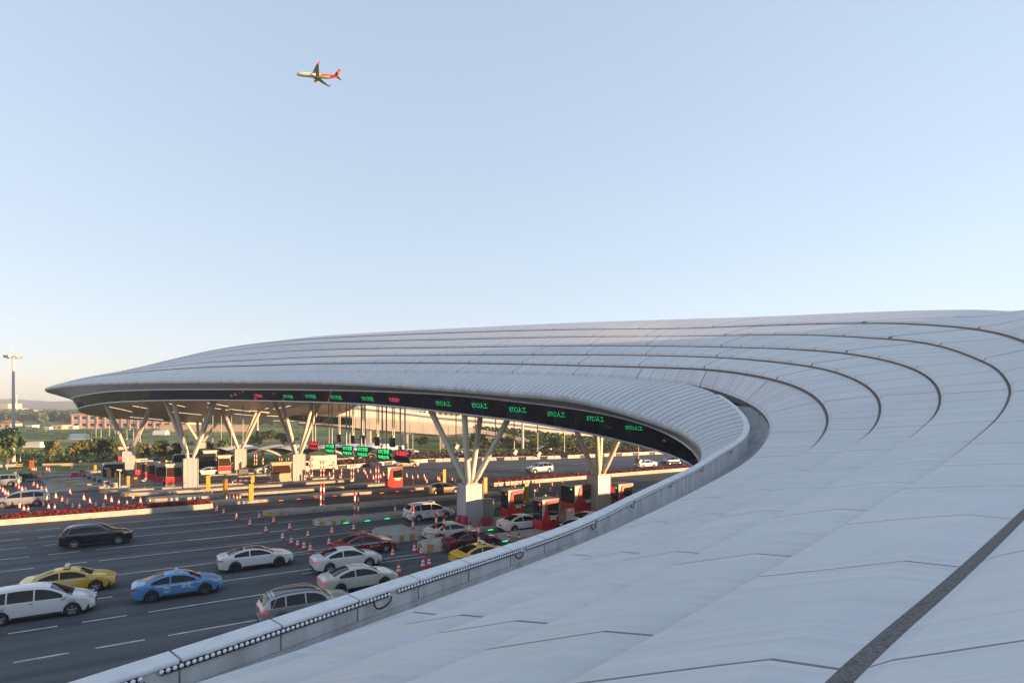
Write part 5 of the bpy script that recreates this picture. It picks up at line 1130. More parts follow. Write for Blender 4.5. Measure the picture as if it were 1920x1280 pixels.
for px, py, tx, c, sc in MTX:
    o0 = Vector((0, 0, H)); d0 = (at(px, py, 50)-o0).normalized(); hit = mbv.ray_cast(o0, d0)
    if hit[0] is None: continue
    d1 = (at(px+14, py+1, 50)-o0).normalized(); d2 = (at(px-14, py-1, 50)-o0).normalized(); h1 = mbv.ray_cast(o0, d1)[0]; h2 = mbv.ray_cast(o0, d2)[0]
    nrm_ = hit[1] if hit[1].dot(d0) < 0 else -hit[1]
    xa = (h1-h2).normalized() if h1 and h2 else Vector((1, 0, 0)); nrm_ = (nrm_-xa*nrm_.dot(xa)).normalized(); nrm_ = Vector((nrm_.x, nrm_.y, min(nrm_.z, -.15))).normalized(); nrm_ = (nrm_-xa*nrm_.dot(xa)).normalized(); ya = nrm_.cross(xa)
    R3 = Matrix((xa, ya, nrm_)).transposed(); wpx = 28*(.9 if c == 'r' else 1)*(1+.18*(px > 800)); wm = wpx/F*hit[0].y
    t = text_mesh('sign_reflection_text', tx, .52, M_mg if c == 'g' else M_mr, None, hit[0]+nrm_*(.05 if px < 800 else .16), R3.to_euler(), 1, .004, shear=-.22)
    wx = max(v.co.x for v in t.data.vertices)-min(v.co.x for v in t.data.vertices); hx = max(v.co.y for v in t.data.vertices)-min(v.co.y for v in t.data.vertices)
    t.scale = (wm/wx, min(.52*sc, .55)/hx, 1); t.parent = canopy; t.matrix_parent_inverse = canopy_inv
# ---------------------------------------------------------------- vegetation
def leafmat(name, c1, c2):
    m = bpy.data.materials.new(name); m.use_nodes = True; nt = m.node_tree; b = nt.nodes['Principled BSDF']
    tc = nt.nodes.new('ShaderNodeTexCoord'); n = nt.nodes.new('ShaderNodeTexNoise'); n.inputs['Scale'].default_value = 1.3; n.inputs['Detail'].default_value = 5; nt.links.new(tc.outputs['Object'], n.inputs['Vector'])
    mx = nt.nodes.new('ShaderNodeMix'); mx.data_type = 'RGBA'; mx.inputs['A'].default_value = (*c1, 1); mx.inputs['B'].default_value = (*c2, 1)
    rp = nt.nodes.new('ShaderNodeValToRGB'); rp.color_ramp.elements[0].position = .38; rp.color_ramp.elements[1].position = .62; nt.links.new(n.outputs['Fac'], rp.inputs[0]); nt.links.new(rp.outputs[0], mx.inputs['Factor'])
    nt.links.new(mx.outputs['Result'], b.inputs['Base Color']); b.inputs['Roughness'].default_value = .75; b.inputs['Specular IOR Level'].default_value = .2
    return m
M_lf = [leafmat('leaf_green', (.055, .095, .026), (.11, .15, .04)), leafmat('leaf_yellowish', (.12, .14, .035), (.22, .19, .045)), leafmat('leaf_dark', (.032, .058, .022), (.065, .095, .03))]
M_bark = mat('bark', (.16, .12, .085), .9, noise=.4, nscale=6)
def leaf_quad(mb, c, k, rn, mi=0):
    d1 = Vector((rn.gauss(0, 1), rn.gauss(0, 1), rn.gauss(0, .6))).normalized(); d2 = d1.cross(Vector((rn.gauss(0, 1), rn.gauss(0, 1), rn.gauss(0, 1)))).normalized()
    mb.add([c-d1*k-d2*k*.5, c+d1*k*.3-d2*k*.7, c+d1*k+d2*k*.4, c-d1*k*.4+d2*k*.6], [(0, 1, 2, 3)], mi)
def crown_mesh(seed, nl, size, mats, flat=.8):
    rn = random.Random(seed); mb = MB(); blobs = []
    for k in range(11):
        a = rn.uniform(0, math.tau); q = rn.uniform(.1, .68); zc = rn.uniform(-.5, .55); blobs.append((Vector((q*math.cos(a), q*math.sin(a), zc*flat)), rn.uniform(.28, .5)))
    for _ in range(nl):
        c, rr = rn.choice(blobs); v = Vector((rn.gauss(0, 1), rn.gauss(0, 1), rn.gauss(0, 1))).normalized()*rr*rn.uniform(.55, 1.08); v.z *= .8
        leaf_quad(mb, c+v, size*rn.uniform(.6, 1.4), rn, 0 if rn.random() < .8 else 1)
    return mb, blobs
PROTO = []
for i, (m0, m1) in enumerate(((0, 1), (1, 0), (2, 0), (1, 0), (0, 2))):
    mb, bl = crown_mesh(40+i, 1300, .085, None); o = mb.build('crown', [M_lf[m0], M_lf[m1]]); me = o.data; bpy.data.objects.remove(o); PROTO.append((me, bl))
def tree(px, py, crown_w, crown_h, trunk, kind, label, group=None, z=None):
    p = G(px, py) if z is None else Vector(((px-CX)/F*z, z, 0)); r = empty('tree', p, random.uniform(0, 6), label, 'tree', group); me, bl = PROTO[kind]
    R_ = crown_w/2; Hc = crown_h/2
    m = MB(); m.tube((0, 0, 0), (0, 0, trunk+Hc*.6), .05+crown_w*.022, .05, n=7)
    for c, rr in bl[:6]: m.tube((0, 0, trunk*.85), (c.x*R_, c.y*R_, trunk+Hc+c.z*Hc), .035+crown_w*.008, .02, n=5)
    m.build('trunk', M_bark, r); c = bpy.data.objects.new('crown', me); COL.objects.link(c); c.parent = r; c.location = (0, 0, trunk+Hc); c.scale = (R_, R_, Hc*1.25); return r
tree(14, 875, 7.8, 7.0, .5, 4, 'big bushy green tree at the left edge below the tall lamp mast')
TR = [(93.7, 871, 4.3, 3.6, 1.6, 3, 'yellowish round tree standing alone right of the white shed'), (142, 868, 4.4, 3.6, 1.4, 1, 'yellow green tree second from the left in the row behind the guard rail'), (184, 866, 5.2, 4.2, 1.2, 4, 'largest dark green tree of the row left of the leftmost column'), (163, 867, 3.6, 3.8, 1.4, 0, 'slim tree squeezed between two wider ones in the row'), (214, 867, 3.8, 3.9, 1.3, 4, 'green tree directly left of the leftmost column'), (232, 866, 3.2, 3.0, 1.3, 1, 'small tree behind the leftmost column'), (268, 866, 3.5, 3.2, 1.2, 1, 'tree right of the leftmost column'), (304, 866, 4.6, 4.0, .9, 0, 'round green tree between the leftmost column and the one with the worker'), (333, 865, 3.3, 3.3, 1.0, 4, 'tree just left of the struts of the column with the worker'), (388, 864, 3.6, 3.3, 1.0, 0, 'tree right of the column with the worker'), (418, 864, 4.4, 3.7, 1.0, 4, 'dark tree left of the farther column'), (439, 863, 3.0, 3.0, .9, 2, 'small dark tree behind the farther column')]
for a in TR: tree(*a, group='trees in the row behind the toll plaza')
for (x, y, w_, h_, k, lb) in ((500, 828, 7, 4, 2, 'round dark bush on the field behind the tan booth'), (532, 834, 6, 3.6, 4, 'bush on the field left of the middle column struts'), (476, 836, 6, 3.2, 0, 'low bush on the field right of the farther column'), (955, 846, 5, 4.5, 0, 'bush under the descending ramp'), (1040, 848, 5.5, 4.2, 4, 'round bush at the foot of the ramp'), (790, 838, 5, 3, 2, 'low bush by the service road under the bridge'), (1000, 846, 3.5, 3.2, 1, 'small yellowish bush under the ramp'), (1075, 849, 4, 3.2, 0, 'bush right of the ramp foot')): tree(x, y, w_, h_, .15, k, lb)
# shrubs scattered on the fields: one mass
rn = random.Random(9); mb = MB()
for _ in range(150):
    z = rn.uniform(150, 420); px = rn.uniform(-40, 760); x = (px-CX)/F*z; s_ = rn.uniform(.8, 2.4)*(z/250)**.3
    if rn.random() < .35: continue
    for _k in range(70): leaf_quad(mb, Vector((x+rn.gauss(0, s_*.9), z+rn.gauss(0, s_*.5), abs(rn.gauss(.2, s_*.35)))), rn.uniform(.2, .5)*s_*.45, rn, rn.choice((0, 0, 1, 2)))
o = mb.build('field_shrubs', M_lf); o['kind'] = 'stuff'; o['label'] = 'low scrub and garden rows scattered over the fields'
# low weeds before the tree row
mb = MB()
for _ in range(5200):
    z = rn.uniform(112, 150); px = rn.uniform(20, 460); leaf_quad(mb, Vector(((px-CX)/F*z, z, abs(rn.gauss(0, .32)))), rn.uniform(.15, .4), rn, rn.choice((0, 0, 1, 2, 2)))
o = mb.build('weeds', M_lf); o['kind'] = 'stuff'; o['label'] = 'weeds and rough grass behind the guard rail'
# wood on the skyline
mb = MB()
def forest(mb, n, z0, z1, x0, x1, h0, h1, size, per):
    for _ in range(n):
        z = rn.uniform(z0, z1); px = rn.uniform(x0, x1); x = (px-CX)/F*z; hh = rn.uniform(h0, h1); w_ = hh*rn.uniform(.35, .55); mi = rn.choice((0, 2, 2, 1))
        for _k in range(per):
            v = Vector((rn.gauss(0, 1), rn.gauss(0, 1), rn.gauss(0, 1))).normalized()*rn.uniform(.6, 1); leaf_quad(mb, Vector((x+v.x*w_, z+v.y*w_, hh*.55+v.z*hh*.45)), size*rn.uniform(.6, 1.3), rn, mi)
forest(mb, 110, 400, 540, -40, 150, 5, 9.5, 1.1, 110)
forest(mb, 70, 320, 520, 150, 620, 3.5, 7, 1.0, 70)
o = mb.build('far_wood', [M_lf[2], M_lf[0], M_lf[2]]); o['kind'] = 'stuff'; o['label'] = 'dark far wood below the hills'
# hills
def hills(name, z, prof_, depth, jag, col):
    mb = MB(); n = 260; xs = np.linspace(prof_[0][0], prof_[-1][0], n); r2 = random.Random(int(z)); rows = []
    hts = [H+(YH-float(np.interp(x, [p[0] for p in prof_], [p[1] for p in prof_])))/F*z+r2.uniform(-jag, jag) for x in xs]
    for q, kz in ((0, 0), (.25, .35), (.6, .8), (1, 1), (1.5, .8), (2.2, 0)): rows.append([Vector(((x-CX)/F*z, z-depth+depth*q, max(-2, h*kz+(r2.uniform(-jag, jag) if kz else -3)))) for x, h in zip(xs, hts)])
    mb.grid(rows, smooth=False); return struct(name, mb, col)
M_hill = mat('hill_wood', (.028, .045, .03), .95, noise=.5, nscale=.02)
hills('hills', 1500, [(-400, 762), (-150, 757), (-20, 756), (10, 750), (22, 747), (34, 751), (50, 755), (68, 754), (82, 757), (97, 753), (110, 756), (122, 752), (135, 754), (150, 757), (300, 758), (520, 762), (700, 760), (1000, 764), (1400, 765)], 260, 3.2, M_hill)
# ---------------------------------------------------------------- far buildings
M_pink = mat('facade_pink', (.46, .20, .165), .8); M_cream = mat('facade_cream', (.52, .44, .36), .8); M_ftan = mat('facade_tan', (.50, .38, .25), .8); M_win = mat('window_dark', (.03, .035, .04), .2); M_tile = mat('roof_tile', (.22, .12, .08), .8); M_whiteb = mat('facade_white', (.56, .55, .53), .8)
def building(px0, px1, ytop, z, depth, label, wallm, cols, rows_, pil=None, roof=None, base=0.0, gable=False, group=None):
    x0, x1 = (px0-CX)/F*z, (px1-CX)/F*z; h = H-(ytop-YH)/F*z; r = empty('building', ((x0+x1)/2, z+depth/2, 0), 0, label, 'building', group); w_ = x1-x0; hd = -depth/2
    m = MB(); m.box((0, 0, h/2), (w_, depth, h)); m.build('wall', wallm, r)
    m = MB()
    if gable: 
        m.prism([(-w_/2-.3, h), (w_/2+.3, h), (0, h+w_*.22)], hd-.3, -hd+.3); o = m.build('roof', roof or M_tile, r); normals(o)
    else: m.box((0, 0, h+.15), (w_+.5, depth+.5, .3)); m.build('roof', roof or wallm, r)
    for i in range(cols):
        for j in range(rows_):
            xx = -w_/2+w_*(i+.5)/cols; zc = h*(j+.55)/rows_; m = MB(); m.box((xx, hd-.02, zc), (w_/cols*.45, .08, h/rows_*.42)); m.build('window', M_win, r)
    if pil:
        m = MB()
        for i in range(cols+1): m.box((-w_/2+w_*i/cols, hd-.12, h/2), (w_/cols*.14, .3, h))
        m.box((0, hd-.08, h*.97), (w_, .2, h*.06)); m.box((0, hd-.08, h*.5), (w_, .2, h*.05)); m.build('pilasters', pil, r)
    return r
building(135, 350, 777, 300, 14, 'long pink and grey two storey factory left behind the canopy', M_cream, 14, 2, M_pink)
building(300, 470, 797, 262, .5, 'long tan boundary wall in front of the factory', M_ftan, 0, 0)
building(-6, 15, 757, 700, 20, 'tallest cream apartment block at the left edge', M_cream, 4, 6); building(11, 30, 766, 690, 20, 'tan apartment block in the middle of the far left group', M_ftan, 4, 4); building(27, 45, 769, 680, 20, 'pinkish apartment block at the right of the far left group', M_pink, 4, 4)
building(-8, 20, 794, 300, 8, 'tan gabled farmhouse at the left edge', M_ftan, 2, 1, gable=True)
for x0, x1, yt, z, lb, wm in ((48, 60, 798, 300, 'small white shed right of the tall lamp mast', M_whiteb), (62, 75, 799, 305, 'small cream shed between two low sheds', M_cream), (97, 116, 798, 292, 'tan low barn left of the factory', M_ftan), (117, 138, 799, 296, 'pale barn touching the factory', M_whiteb), (82, 93, 801, 290, 'little white hut among the bushes', M_whiteb)): building(x0, x1, yt, z, 6, lb, wm, 2, 1)
building(42, 75, 831, 162, 5, 'white flat shed behind the yellowish tree', M_whiteb, 0, 0); building(280, 288, 832, 165, 3, 'tiny white hut behind the round green tree', M_whiteb, 1, 1, gable=True)
building(868, 898, 775, 290, 12, 'orange tan building left under the mirrored band', M_ftan, 4, 2); building(899, 952, 778, 285, 14, 'tan building with a row of dark windows behind the bridge', M_cream, 8, 2); building(740, 800, 767, 330, 14, 'pale building with small windows behind the bridge', M_whiteb, 8, 2); building(800, 862, 769, 335, 12, 'orange brick building behind the bridge', M_ftan, 6, 2); building(984, 1012, 788, 270, 10, 'red brick building right behind the bridge', M_pink, 4, 1)
# thin tower on the hill
m = MB(); p = Vector(((30.5-CX)/F*760, 760, 0)); m.tube(p, p+Vector((0, 0, 25)), 1.3, .8, n=10); m.tube(p+Vector((0, 0, 25)), p+Vector((0, 0, 26.2)), 2.0, 2.0, n=10); tag(m.build('chimney', M_cream), 'thin pale chimney tower above the apartment blocks', 'chimney')
# greenhouses
for px, y, w_, lb in ((149, 823, 5.5, 'white rounded plastic greenhouse on the field'), (302, 815, 5, 'small plastic greenhouse near the tan wall')):
    p = G(px, y); m = MB(); rows = []
    for x in (-w_/2, w_/2): rows.append([(x, -1.6*math.cos(k*math.pi/10), 1.9*math.sin(k*math.pi/10)) for k in range(11)])
    m.grid(rows); m.add(rows[0], [tuple(range(11))]); m.add(rows[1], [tuple(range(10, -1, -1))]); tag(m.build('greenhouse', M_whiteb, None, p), lb, 'greenhouse')
# ---------------------------------------------------------------- bridge and ramp
M_brw = mat('bridge_panel', (.36, .33, .29), .55, noise=.12, nscale=.3); M_brd = mat('bridge_deck', (.16, .17, .19), .8)
def strip3(name, top, bot, z, far, farh, label, cat):
    r = empty(name, (0, 0, 0), 0, label, cat); T_ = crom([tuple(at(x, y, zz_)) for (x, y), zz_ in zip(top, z)], 3); B_ = crom([tuple(at(x, y, zz_)) for (x, y), zz_ in zip(bot, z)], 3); n = min(len(T_), len(B_)); T_, B_ = resamp(T_, n=n), resamp(B_, n=n)
    up = np.array([0, 0, 1.0]); dirv = np.array([-.46, .89, 0]); back = dirv*far
    m = MB(); m.grid([[Vector(p) for p in q] for q in (B_, T_, T_+dirv*.3, T_+dirv*.3-up*.9)], smooth=False); m.build('parapet', M_brw, r)
    m = MB(); m.grid([[Vector(p) for p in q] for q in (T_+dirv*.3-up*.9, T_+back-up*.9+up*farh)], smooth=False); m.build('deck', M_brd, r)
    m = MB(); m.grid([[Vector(p) for p in q] for q in (T_+back-up*.9+up*farh, T_+back+up*farh, T_+back+dirv*.3+up*farh, T_+back+dirv*.3-up*2+up*farh, B_+dirv*2.0-up*.6, B_)], smooth=False); m.build('far_parapet', M_brw, r)
    m = MB()
    for i in range(0, n-1, 1): m.box(Vector(T_[i]*.5+B_[i]*.5)-Vector(dirv)*.02, (.05, .05, float(T_[i][2]-B_[i][2])*.98))
    m.build('panel_joint', mat('bridge_joint', (.25, .22, .19), .8), r); return r
br = strip3('viaduct', [(520, 757), (590, 761), (657, 767), (750, 777), (840, 788), (918, 794), (996, 802), (1074, 810.5), (1160, 820), (1260, 832), (1400, 846)], [(520, 772), (590, 775), (657, 781), (750, 790), (840, 799), (918, 806), (996, 814.5), (1074, 822), (1160, 830), (1260, 842), (1400, 856)], [165, 170, 176, 185, 194, 202, 210, 218, 227, 238, 252], 11, 1.9, 'long curving pale viaduct crossing behind the toll plaza', 'bridge')
rm = strip3('ramp', [(560, 774), (620, 779), (657, 783.5), (750, 791.5), (840, 799), (892, 805), (950, 815.5), (1000, 826), (1051, 839)], [(560, 793), (620, 797), (657, 801), (750, 809), (840, 815), (892, 811), (950, 821), (1000, 832), (1051, 847)], [148, 150, 151, 155, 159, 161, 162, 162, 161], 7, .6, 'lower ramp descending to the right in front of the viaduct', 'bridge')
for px, yt, z, par in ((871, 812, 161, rm), (828, 813.5, 159, rm), (760, 809, 156, rm), (690, 803, 153, rm), (919, 817, 162, rm), (1120, 826, 224, br), (960, 811, 207, br)):
    t = at(px, yt, z); m = MB(); m.box((t.x, t.y+1, t.z/2), (1.0, 1.4, t.z)); m.box((t.x, t.y+1, t.z-.3), (2.6, 1.6, .6)); m.build('pier', M_conc, par)
# rear lip of the canopy hanging beyond the soffit
def rear_fascia():
    zs = [113, 112, 111, 110]; xs = [517, 550, 613, 660]
    for nm, ya, yb, mt, dz in (('rear_trim', (769.5, 772, 778.5, 782), (771.5, 774.5, 780.5, 784), M_trim2, -.1), ('rear_mirror', (771.5, 774.5, 780.5, 784), (778, 787, 793.5, 796), M_mirror, 0), ('rear_trim', (778, 787, 793.5, 796), (780, 789, 795.5, 798), M_trim2, -.1)):
        a = resamp(crom([tuple(at(x, y, z+dz)) for x, y, z in zip(xs, ya, zs)]), n=24); b = resamp(crom([tuple(at(x, y, z+dz)) for x, y, z in zip(xs, yb, zs)]), n=24)
        m = MB(); m.grid([[Vector(p) for p in q] for q in (a, b, b+np.array([.1, .5, 0]), a+np.array([.1, .5, 0]))], smooth=False); cpart(m.build(nm, mt))
rear_fascia()
# ---------------------------------------------------------------- far barrier with hedges
BP = [(600, 881), (660, 877.2), (712, 872.6), (800, 866.5), (925, 863), (1050, 859.5), (1150, 855), (1237, 851), (1330, 846.5)]
bp = resamp(crom([tuple(G(x, y)) for x, y in BP], 1), d=1.6)
bar = empty('road_barrier', tuple(bp[len(bp)//2]), 0, 'long pale concrete barrier with black notches along the far road edge', 'barrier'); binv = Matrix.Translation(-Vector(bp[len(bp)//2]))
mw = MB()
for i in range(len(bp)-1):
    a, b = Vector(bp[i]), Vector(bp[i+1]); d = (b-a); an = math.atan2(d.y, d.x); L = d.length; c = (a+b)/2
    if i % 3 == 2: mk_ = MB(); mk_.box(c+Vector((0, 0, .30)), (L*.86, .30, .60), an); mk_.build('notch', M_blackp, bar).matrix_parent_inverse = binv; mw.box(c+Vector((0, .12, .68)), (L, .25, .12), an)
    else: mw.box(c+Vector((0, 0, .36)), (L*.99, .34, .72), an, taper=.9)
o = mw.build('block_row', M_wht, bar); o.matrix_parent_inverse = binv
def hedge(name, off0, off1, h, n, mats, size, label, cat, i0=0, kind='stuff', hfun=None, wts=None):
    m = MB(); nb2 = np.gradient(bp, axis=0); nb2 /= np.linalg.norm(nb2, axis=1)[:, None]; nn = np.stack([-nb2[:, 1], nb2[:, 0], 0*nb2[:, 0]], 1)
    for _ in range(n):
        q = rn.uniform(i0, len(bp)-1.01); i = int(q); f = q-i; o_ = rn.uniform(off0, off1); p = bp[i]*(1-f)+bp[i+1]*f+nn[i]*o_; hh = (hfun((o_-off0)/(off1-off0)) if hfun else 0)
        leaf_quad(m, Vector((p[0], p[1], hh+abs(rn.uniform(0, h)))), size*rn.uniform(.6, 1.4), rn, rn.choice(wts or range(len(mats))))
    o = m.build(name, mats); o['kind'] = kind; o['label'] = label; return o
M_pur = leafmat('leaf_purple', (.10, .03, .055), (.16, .05, .08)); M_pur2 = leafmat('leaf_maroon', (.07, .025, .04), (.11, .05, .045))
hedge('purple_hedge', .5, 2.6, 1.35, 12000, [M_pur, M_pur2, M_lf[2]], .17, 'low purple hedge behind the far barrier', 'hedge', wts=[0, 0, 1, 1, 2])
hedge('green_hedge', 3, 5, 1.9, 6000, [M_lf[2], M_lf[0], M_pur2], .24, 'low green hedge behind the purple one', 'hedge', i0=12)
# planted bank under the viaduct on the right
mb = MB(); bk = []
for x, y0, y1 in ((880, 846, 803), (960, 847, 809), (1040, 848, 818), (1120, 846, 826), (1200, 843, 832), (1300, 838, 836)): bk.append((at(x, y0, 158), at(x+8, y1, 184)))
rows = [[a.lerp(b, q)*1.0 for a, b in bk] for q in np.linspace(0, 1, 6)]
for r_ in rows[0]: r_.z = 0
mb.grid(rows+[[Vector((b.x, b.y+10, 0)) for a, b in bk]]); struct('embankment', mb, mat('bank_soil', (.05, .065, .03), .95, noise=.4, nscale=.3))
mb = MB()
for _ in range(9000):
    q, s_ = rn.random(), rn.uniform(0, len(bk)-1.01); i = int(s_); f = s_-i; a = bk[i][0].lerp(bk[i+1][0], f); b = bk[i][1].lerp(bk[i+1][1], f); a.z = 0; p = a.lerp(b, q); ridge = .5+.9*abs(math.sin(q*9))
    leaf_quad(mb, p+Vector((0, 0, rn.uniform(0, ridge))), rn.uniform(.25, .6), rn, rn.choice((0, 2, 2) if math.sin(q*9) > .2 else (0, 1, 2)))
o = mb.build('bank_shrubs', M_lf); o['kind'] = 'stuff'; o['label'] = 'shrubs planted in rows on the bank below the viaduct'
# service road beyond the hedge
mb = MB(); sr = resamp(crom([tuple(at(x, y, F*H/(y-YH))) for x, y in ((560, 866), (700, 858), (800, 853), (950, 847.5), (1100, 845))], 2), d=4)
mb.grid([[Vector((p[0], p[1]+o_, .006)) for p in sr] for o_ in (-3.5, 4.5)]); struct('service_road', mb, mat('service_asphalt', (.16, .16, .155), .9, noise=.2))
# ---------------------------------------------------------------- carport roofs
M_carp = mat('carport_membrane', (.62, .64, .66), .5)
for px, y, w_, lb in ((418, 868, 6, 'white membrane carport roof left of the farther column'), (490, 869, 6.5, 'white wavy carport roof right of the farther column'), (530, 868, 7, 'white wavy carport roof left of the middle column'), (600, 867.5, 7.5, 'white carport roof behind the box truck'), (645, 866, 7, 'white carport roof behind the green lane signs'), (690, 864, 6, 'rightmost white carport roof behind the signs')):
    p = G(px, y); w_ *= 1.45; r = empty('carport', p, .1, lb, 'carport', 'white carport roofs'); m = MB(); rows = []
    for j in range(7):
        yy = -4+j*2.4; rows.append([(x*w_/2, yy, 1.8+1.5*math.cos(x*math.pi*.5)*(1-.05*j)+.05*j) for x in np.linspace(-1, 1, 9)])
    m.grid(rows); m.build('roof', M_carp, r)
    for x in (-.9, .9): m = MB(); m.tube((x*w_/2, 2, 0), (x*w_/2, 2, 2.0), .06, n=6); m.tube((x*w_/2, 2, 2.0), (0, -2.6, 2.5), .04, n=5); m.build('post', M_rod, r)
# ---------------------------------------------------------------- masts, signs and rails on the left
def mast():
    p = G(25, 871); r = empty('lamp_mast', p, 0, 'tall white lamp mast with a ring of floodlights at the left edge', 'lamp mast'); hh = H+(YH-668)/F*p.y
    m = MB(); m.tube((0, 0, 0), (0, 0, hh), .34, .20, n=14); m.build('pole', M_wht, r); m = MB(); m.tube((0, 0, hh), (0, 0, hh+1.7), .03, .015, n=6); m.build('lightning_rod', M_wht, r)
    m = MB()
    for k in range(24): a, b = k*math.tau/24, (k+1)*math.tau/24; m.tube((1.15*math.cos(a), 1.15*math.sin(a), hh-.15), (1.15*math.cos(b), 1.15*math.sin(b), hh-.15), .05, n=5)
    for k in range(4): a = k*math.tau/4; m.tube((0, 0, hh-.1), (1.15*math.cos(a), 1.15*math.sin(a), hh-.15), .04, n=5)
    m.build('ring', M_wht, r)
    for k in range(7):
        a = k*math.tau/7+.25; m = MB(); m.box((1.25*math.cos(a), 1.25*math.sin(a), hh-.05), (.35, .5, .55), a, ry=.5); m.box((1.42*math.cos(a), 1.42*math.sin(a), hh-.14), (.06, .42, .42), a, mi=1, ry=.5); m.build('floodlight', [M_wht, M_greyst], r)
mast()
m = MB(); p = G(980, 852.5); m.tube((0, 0, 0), (0, 0, 13), .30, .24, n=12); m.tube((0, 0, 0), (0, 0, .5), .42, .36, n=12); tag(m.build('lamp_mast', M_wht, None, p), 'white round lamp mast beyond the far hedge, between the two right columns', 'lamp mast')
for px, y, z, lb in ((38, 869, 0, 'thin white pole right of the big green tree'), (172, 838, 0, 'thin pole standing on the field above the row of trees'), (240, 836, 0, 'pair of thin poles on the field near the leftmost column'), (825, 848, 0, 'thin pale pole left of the ramp end'), (774, 848, 0, 'thin pale pole on the verge behind the signs')):
    p = G(px, y); m = MB(); m.tube((0, 0, 0), (0, 0, 4.5), .08, .06, n=6); m.box((0, 0, 4.5), (.3, .2, .1)); tag(m.build('pole', M_wht, None, p), lb, 'pole')
def rail(x0, y0, x1, y1, h, label, mt, bh=.32, end=False):
    a, b = G(x0, y0), G(x1, y1); d = b-a; an = math.atan2(d.y, d.x); r = empty('guard_rail', (a+b)/2, an, label, 'guard rail'); L = d.length
    m = MB(); m.box((0, 0, h-bh/2), (L, .12, bh)); m.box((0, -.06, h-bh/2), (L, .04, bh*.4)); m.build('beam', mt, r); n = max(2, int(L/4))
    for k in range(n+1): m = MB(); m.box((-L/2+L*k/n, .1, h/2), (.14, .14, h)); m.build('post', M_conc, r)
    if end:
        m = MB()
        for k in range(4): m.box((L/2+.05, -.02, h-.1-.16*k), (.9, .2, .15), mi=k % 2)
        m.build('end_board', [M_yel, M_blk], r)
rail(80, 879, 188, 877, 1.0, 'tan guard rail beam before the row of trees', M_ftan, .5); rail(-10, 881, 36, 879, .95, 'grey guard rail ending in a striped board below the big tree', M_conc, .5, True); rail(20, 893, 80, 891, .75, 'pale low barrier right of the silver hatchback', M_ftan, .45); rail(48, 904, 90, 901, .5, 'pale kerb rail beside the dark plant', M_conc, .3)
p = G(59, 882); r = empty('roadworks_sign', p, 0, 'orange roadworks sign standing by the weeds at the left', 'sign'); m = MB(); m.box((0, 0, 1.1), (.75, .08, 1.5)); m.build('panel', mat('sign_orange', (.62, .13, .02), .6), r)
m = MB(); m.lathe([(.20, -.06), (.16, -.075), (.12, -.06)], (0, 0, 1.4), 14, axis='Y'); m.build('symbol', M_yel, r)
for x in (-.25, .25): m = MB(); m.tube((x, .04, 0), (x, .04, .5), .04, n=6); m.build('leg', M_greyst, r)
p = G(148, 895.5); r = empty('water_barrier', p, LANE, 'dark red plastic water barrier at the far islands', 'barrier'); m = MB(); m.box((-.55, 0, .45), (1.05, .45, .9), taper=.85); m.box((.55, 0, .45), (1.05, .45, .9), taper=.85); m.build('shell', M_red, r); m = MB(); m.box((-.55, -.22, .5), (.5, .04, .25)); m.box((.55, -.22, .5), (.5, .04, .25)); m.build('recess', M_brl, r)
p = G(43, 902); mb, bl = MB(), None
for k in range(9): mb.tube((0, 0, 0), (rn.gauss(0, .6), rn.gauss(0, .3), .6), .02, n=4)
for _ in range(900): leaf_quad(mb, Vector((rn.gauss(0, .7), rn.gauss(0, .35), .2+abs(rn.gauss(0, .35)))), .17, rn, 0)
tag(mb.build('plant', M_lf[2], None, p), 'dark low plant between the silver hatchback and the kerb rail', 'plant')
p = G(454, 904, .3); r = empty('notice_board', p, .25, 'grey notice board on two posts left of the tan booth', 'notice board'); m = MB(); m.box((.2, 0, 1.45), (1.2, .08, .95)); m.build('panel', M_greyst, r)
for x in (-.75, .2): m = MB(); m.tube((x, .05, 0), (x, .05, 1.9 if x < 0 else 1.2), .04, n=6); m.build('post', M_wht, r)
p = G(454, 906.5, .3); m = MB()
for k in range(8): m.tube((-1.5+k*.375, 0, .45), (-1.5+(k+1)*.375, 0, .45), .07, n=8, mi=k % 2)
for x in (-1.3, 1.3): m.tube((x, 0, 0), (x, 0, .45), .05, n=6, mi=1)
tag(m.build('boom_barrier', [M_pr, M_pw], None, p, .1), 'red and white striped low barrier under the grey notice board', 'barrier')
# far truck on the service road
p = G(735, 848); r = empty('flatbed_truck', p, LANE+.2, 'white flatbed truck on the service road behind the black sign backs', 'truck'); m = MB(); m.box((.9, 0, 1.2), (4.6, 2.1, .9)); m.build('bed', M_whiteb, r); m = MB(); m.prism([(-1.6, .6), (-3.2, .6), (-3.2, 1.3), (-2.7, 2.2), (-1.6, 2.2)], -1, 1); o = m.build('cab', PW, r); normals(o)
m = MB(); m.box((-2.3, -1.01, 1.75), (.8, .03, .6)); m.build('side_window', M_glass, r)
for x in (-2.3, 2.2):
    for s in (-1, 1): m = MB(); m.lathe([(.2, -.12), (.42, -.12), (.42, .12), (.01, .12)], (0, 0, 0), 12, axis='Y'); m.build('wheel', M_tyre, r, (x, s*.95, .42))
